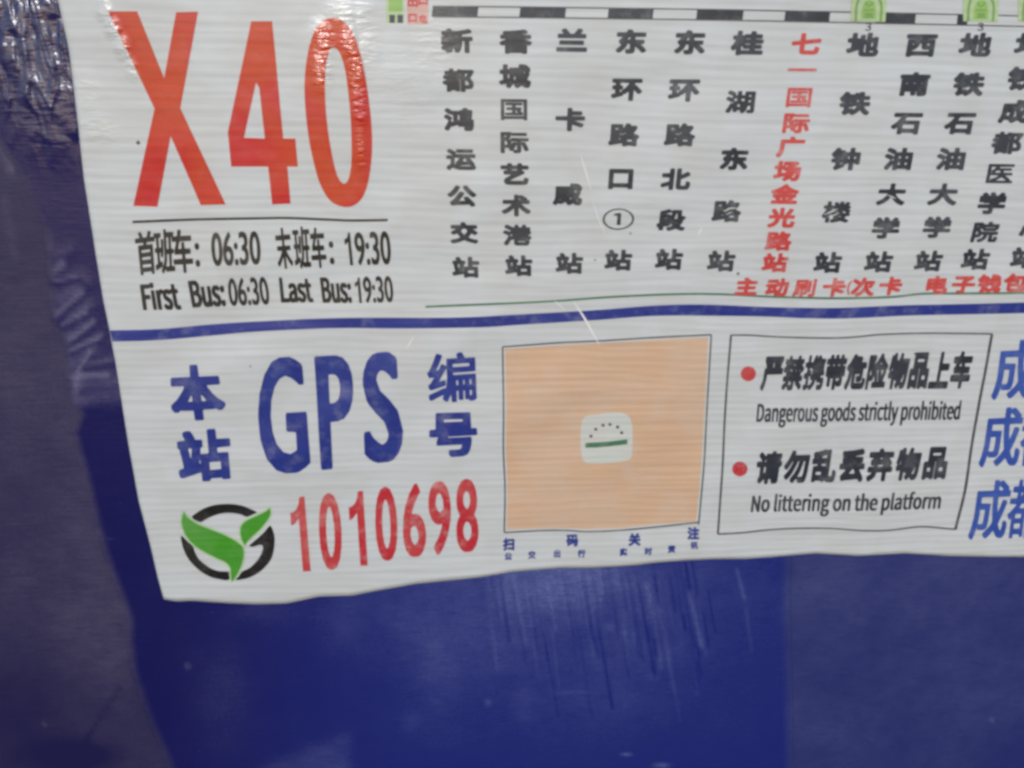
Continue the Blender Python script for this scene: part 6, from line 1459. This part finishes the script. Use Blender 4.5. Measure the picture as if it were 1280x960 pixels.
# GPS block
gp = part('stop_code_heading', 400, 600, 'blue heading over the red stop code')
B = M['blue']
Q('character', 'm本', [(212, 456), (275, 453), (286, 522), (217, 526)], B, gp, cell=14)
Q('character', 'm站', [(220, 538), (287, 533), (293, 597), (226, 603)], B, gp, cell=14)
Q('letter', 'G', [(322, 447), (379, 443), (390, 588), (325, 592)], B, gp, cell=14)
Q('letter', 'P', [(393, 444), (441, 442), (444, 582), (402, 586)], B, gp, cell=14)
Q('letter', 'S', [(453, 441), (499, 437), (506, 574), (456, 579)], B, gp, cell=14)
Q('character', 'm编', [(533, 441), (594, 438), (596, 499), (536, 504)], B, gp, cell=14)
Q('character', 'm号', [(537, 515), (595, 513), (598, 567), (536, 572)], B, gp, cell=14)
cd = part('stop_code', 480, 712, 'worn red stop code')
for k, q in (('1', [(362, 621), (381, 619), (389, 712), (369, 713)]), ('0', [(397, 616), (425, 614), (430, 709), (402, 712)]), ('1', [(435, 614), (454, 612), (460, 705), (441, 706)]),
             ('0', [(468, 608), (495, 606), (499, 698), (471, 700)]), ('6', [(502, 604), (530, 602), (534, 693), (505, 696)]), ('9', [(535, 601), (562, 599), (566, 690), (537, 693)]),
             ('8', [(569, 598), (596, 596), (599, 687), (571, 690)])):
    Q('numeral', k, q, M['red_number'], cd, cell=14)


# round emblem with green leaves
def E(L):
    return [(215 + a / 8.0, 615 + b / 8.0) for a, b in L]


em = part('round_emblem', 287, 725, 'round black emblem with two green leaves')
RT = [(205, 240), (260, 190), (340, 145), (430, 117), (530, 106), (630, 109), (720, 127), (800, 162), (855, 190), (815, 212), (755, 238), (700, 215), (640, 202), (560, 197), (480, 207), (400, 235), (330, 270), (298, 290), (255, 275)]
RB = [(98, 425), (130, 445), (170, 490), (215, 520), (235, 580), (275, 650), (330, 700), (400, 745), (480, 772), (583, 782), (577, 858), (500, 855), (400, 832), (310, 785), (225, 715), (160, 635), (118, 545), (100, 470)]
RR = [(985, 322), (1015, 370), (1032, 440), (1030, 530), (1005, 640), (950, 720), (870, 790), (770, 840), (650, 860), (680, 820), (710, 775), (790, 735), (860, 665), (900, 600), (915, 545), (905, 515), (860, 520), (820, 533), (778, 525), (800, 500), (860, 450), (930, 385)]
LA = [(130, 185), (150, 225), (215, 280), (310, 330), (430, 375), (560, 430), (660, 485), (710, 530), (726, 580), (718, 660), (690, 745), (650, 820), (610, 870), (598, 790), (590, 730), (540, 680), (450, 640), (330, 580), (230, 515), (155, 430), (118, 350), (105, 270)]
LB = [(980, 150), (990, 195), (978, 240), (940, 295), (880, 365), (810, 430), (760, 480), (735, 515), (705, 460), (690, 390), (700, 325), (740, 280), (810, 245), (900, 205), (950, 178)]


def grow(L, d):
    p = np.array(L, float)
    n = len(p)
    t = np.roll(p, -1, 0) - np.roll(p, 1, 0)
    t /= np.hypot(t[:, 0], t[:, 1])[:, None]
    nn = np.stack([t[:, 1], -t[:, 0]], -1)
    return (p + nn * d).tolist()


for L in (RT, RB, RR):
    shape('ring_piece', [loop_smooth(E(L), 3)], M['black_deep'], em, cell=20)
for L in (LA, LB):
    shape('leaf_halo', [loop_smooth(E(grow(L, 17)), 3)], M['leaf_pale'], em, lift=.00018)
    shape('leaf', [loop_smooth(E(L), 3)], M['leaf'], em, lift=.00026)

# empty square frame with its small central emblem
fr_ = part('square_frame', 755, 664, 'thin dark square frame')
TOP = [(628, 432.5), (665, 430), (700, 427.5), (750, 425), (800, 422), (845, 419.5), (888, 417.5)]
RGT = [(888, 417.5), (884, 480), (880, 560), (876, 610), (872, 654)]
BOT = [(630, 664), (680, 661.5), (710, 661.5), (735, 663), (780, 661), (825, 656.5), (872, 651)]
LFT = [(628, 432.5), (629, 500), (629, 560), (631, 610), (630, 664)]
shape('cream_field', [[(x, y + 3) for x, y in TOP[:-1]] + [(884, 421)] + [(x - 3, y) for x, y in RGT[1:-1]] + [(869, 650)] + [(x, y - 3) for x, y in BOT[::-1][1:-1]] + [(633, 660)] + [(x + 3, y) for x, y in LFT[::-1][1:-1]] + [(631, 436)]],
      M['cream'], fr_, lift=.00008, cell=14)
for L in (TOP, RGT, BOT, LFT):
    stroke('frame_line', L, 1.9, M['grey'], fr_)
shape('emblem_field', [loop_smooth([(728, 522), (745, 517), (768, 514), (783, 517), (789, 530), (789, 560), (786, 572), (765, 576), (740, 577), (728, 573), (725, 550)], 4)], M['white_print'], fr_, lift=.00016)
shape('green_band', [[(731, 552), (745, 551), (760, 550), (783, 547), (783, 553), (760, 556), (745, 557.5), (731, 558)]], M['green_line'], fr_, lift=.00024)
for x, y in ((738, 543.5), (744, 535), (753, 530), (761.5, 529), (771, 532), (776, 539)):
    a = [(x + 2.2 * math.cos(k * .9), y + 2.0 * math.sin(k * .9)) for k in range(7)]
    shape('dot', [a], M['grey'], fr_, lift=.00024)

cap = part('caption', 750, 690, 'small blue caption under the square frame')
for ch, x, y in (('扫', 636, 679), ('码', 715, 674), ('关', 792.5, 673), ('注', 865.5, 665)):
    char_at(ch, x, y, 15, 15.5, -.02, -.03, M['blue'], cap)
for ch, x, y in (('公', 635, 694), ('交', 664.5, 692), ('出', 696, 690.5), ('行', 726.5, 690.5), ('实', 778.5, 688.5), ('时', 809.5, 687.5), ('资', 838.5, 684.5), ('讯', 866.5, 680)):
    char_at(ch, x, y, 9.5, 9.5, -.02, -.03, M['blue'], cap)

# rules box
rb = part('warning_box', 1045, 660, 'thin dark box with two bulleted rules')
for L, w in (([(912.5, 418), (935, 418), (960, 419.5), (1000, 421), (1045, 421.5), (1075, 419.5), (1100, 417), (1160, 415.5), (1238, 416.5)], 2.0),
             ([(1238, 416.5), (1230, 460), (1222, 500), (1212, 560), (1204, 610), (1192, 660)], 3.4),
             ([(896, 665.5), (925, 664), (960, 660.5), (1000, 658.5), (1040, 658.5), (1075, 661), (1110, 661), (1150, 657), (1192, 660)], 2.0),
             ([(912.5, 418), (908, 470), (905, 520), (901, 590), (896, 665.5)], 2.6)):
    stroke('frame_line', L, w, M['grey'], rb)
for x, y in ((934, 466), (923, 584)):
    a = [(x + 9.6 * math.cos(k * math.pi / 12), y + 9.3 * math.sin(k * math.pi / 12)) for k in range(24)]
    shape('bullet', [a], M['red_number'], rb)


def row(s, x0, x1, yl, yr, h0, h1, sl, mat, parent, fill=1.0):
    n = len(s)
    for i, ch in enumerate(s):
        t = (i + .5) / n
        x = x0 + (x1 - x0) * t
        w = (x1 - x0) / n * fill * (1.06 - .06 * t)
        char_at(ch, x, yl + (yr - yl) * t, w, h0 + (h1 - h0) * t, sl - 0.06 * t, -.02, mat, parent, em=False if ch not in '一上' else False)


row('严禁携带危险物品上车', 951, 1213, 466, 461, 43, 47, -.14, M['black'], rb, .93)
row('请勿乱丢弃物品', 942, 1185, 583, 577, 42, 41, -.12, M['black'], rb, .87)
Q('sentence', 'Dangerous goods strictly prohibited', [(946, 502), (1200, 499), (1196, 530), (943, 533)], M['black'], rb)
Q('sentence', 'No littering on the platform', [(939, 616), (1176, 612), (1172, 641), (936, 645)], M['black'], rb)

# city name lines cut by the frame edge
for x, y, w in ((1267, 461, 52), (1250, 545, 49), (1235, 635, 46)):
    c = part('company_line', x, y + 35, 'light blue company name cut by the picture edge' if False else None)
    char_at('成 light', x, y, w, 74, -.14, -.03, M['blue_light'], c, em=False, cell=14)
    char_at('都 light', x + w * .93, y - 1, w * .9, 74, -.14, -.03, M['blue_light'], c, em=False, cell=14)

# lamination creases, their glints painted white, specks
for L, w in (([(724, 190), (731, 213), (739, 240)], 1.6), ([(738, 245), (747, 272), (759, 300)], .9), ([(715, 374), (730, 397), (749, 431)], 2.6), ([(692, 374), (706, 387)], 1.2),
             ([(903, 265), (911, 260), (922, 260)], 1.3), ([(1027, 268), (1036, 264), (1045, 260)], 1.4), ([(1030, 271), (1040, 268), (1047, 265)], 1.0), ([(905, 268), (915, 264)], .9),
             ([(871, 295), (876, 283)], 1.5), ([(508, 435), (518, 418)], 1.5), ([(1106, 243), (1118, 248)], 1.2)):
    stroke('painted_crease_glint', L, w, M['painted_crease_glint'], notice, lift=.00034, taper=True, step=3)
for x, y, r in ((174.5, 178, 2.2), (787, 291, 1.0), (921, 341, 1.6), (314.5, 456, .9), (743, 324, 1.0), (1142, 441, 1.3)):
    a = [(x + r * (1 + .3 * math.sin(k * 2.3)) * math.cos(k * math.pi / 4), y + r * 1.2 * math.sin(k * math.pi / 4)) for k in range(8)]
    shape('dirt_speck', [a], M['spot'], notice, lift=.0003)
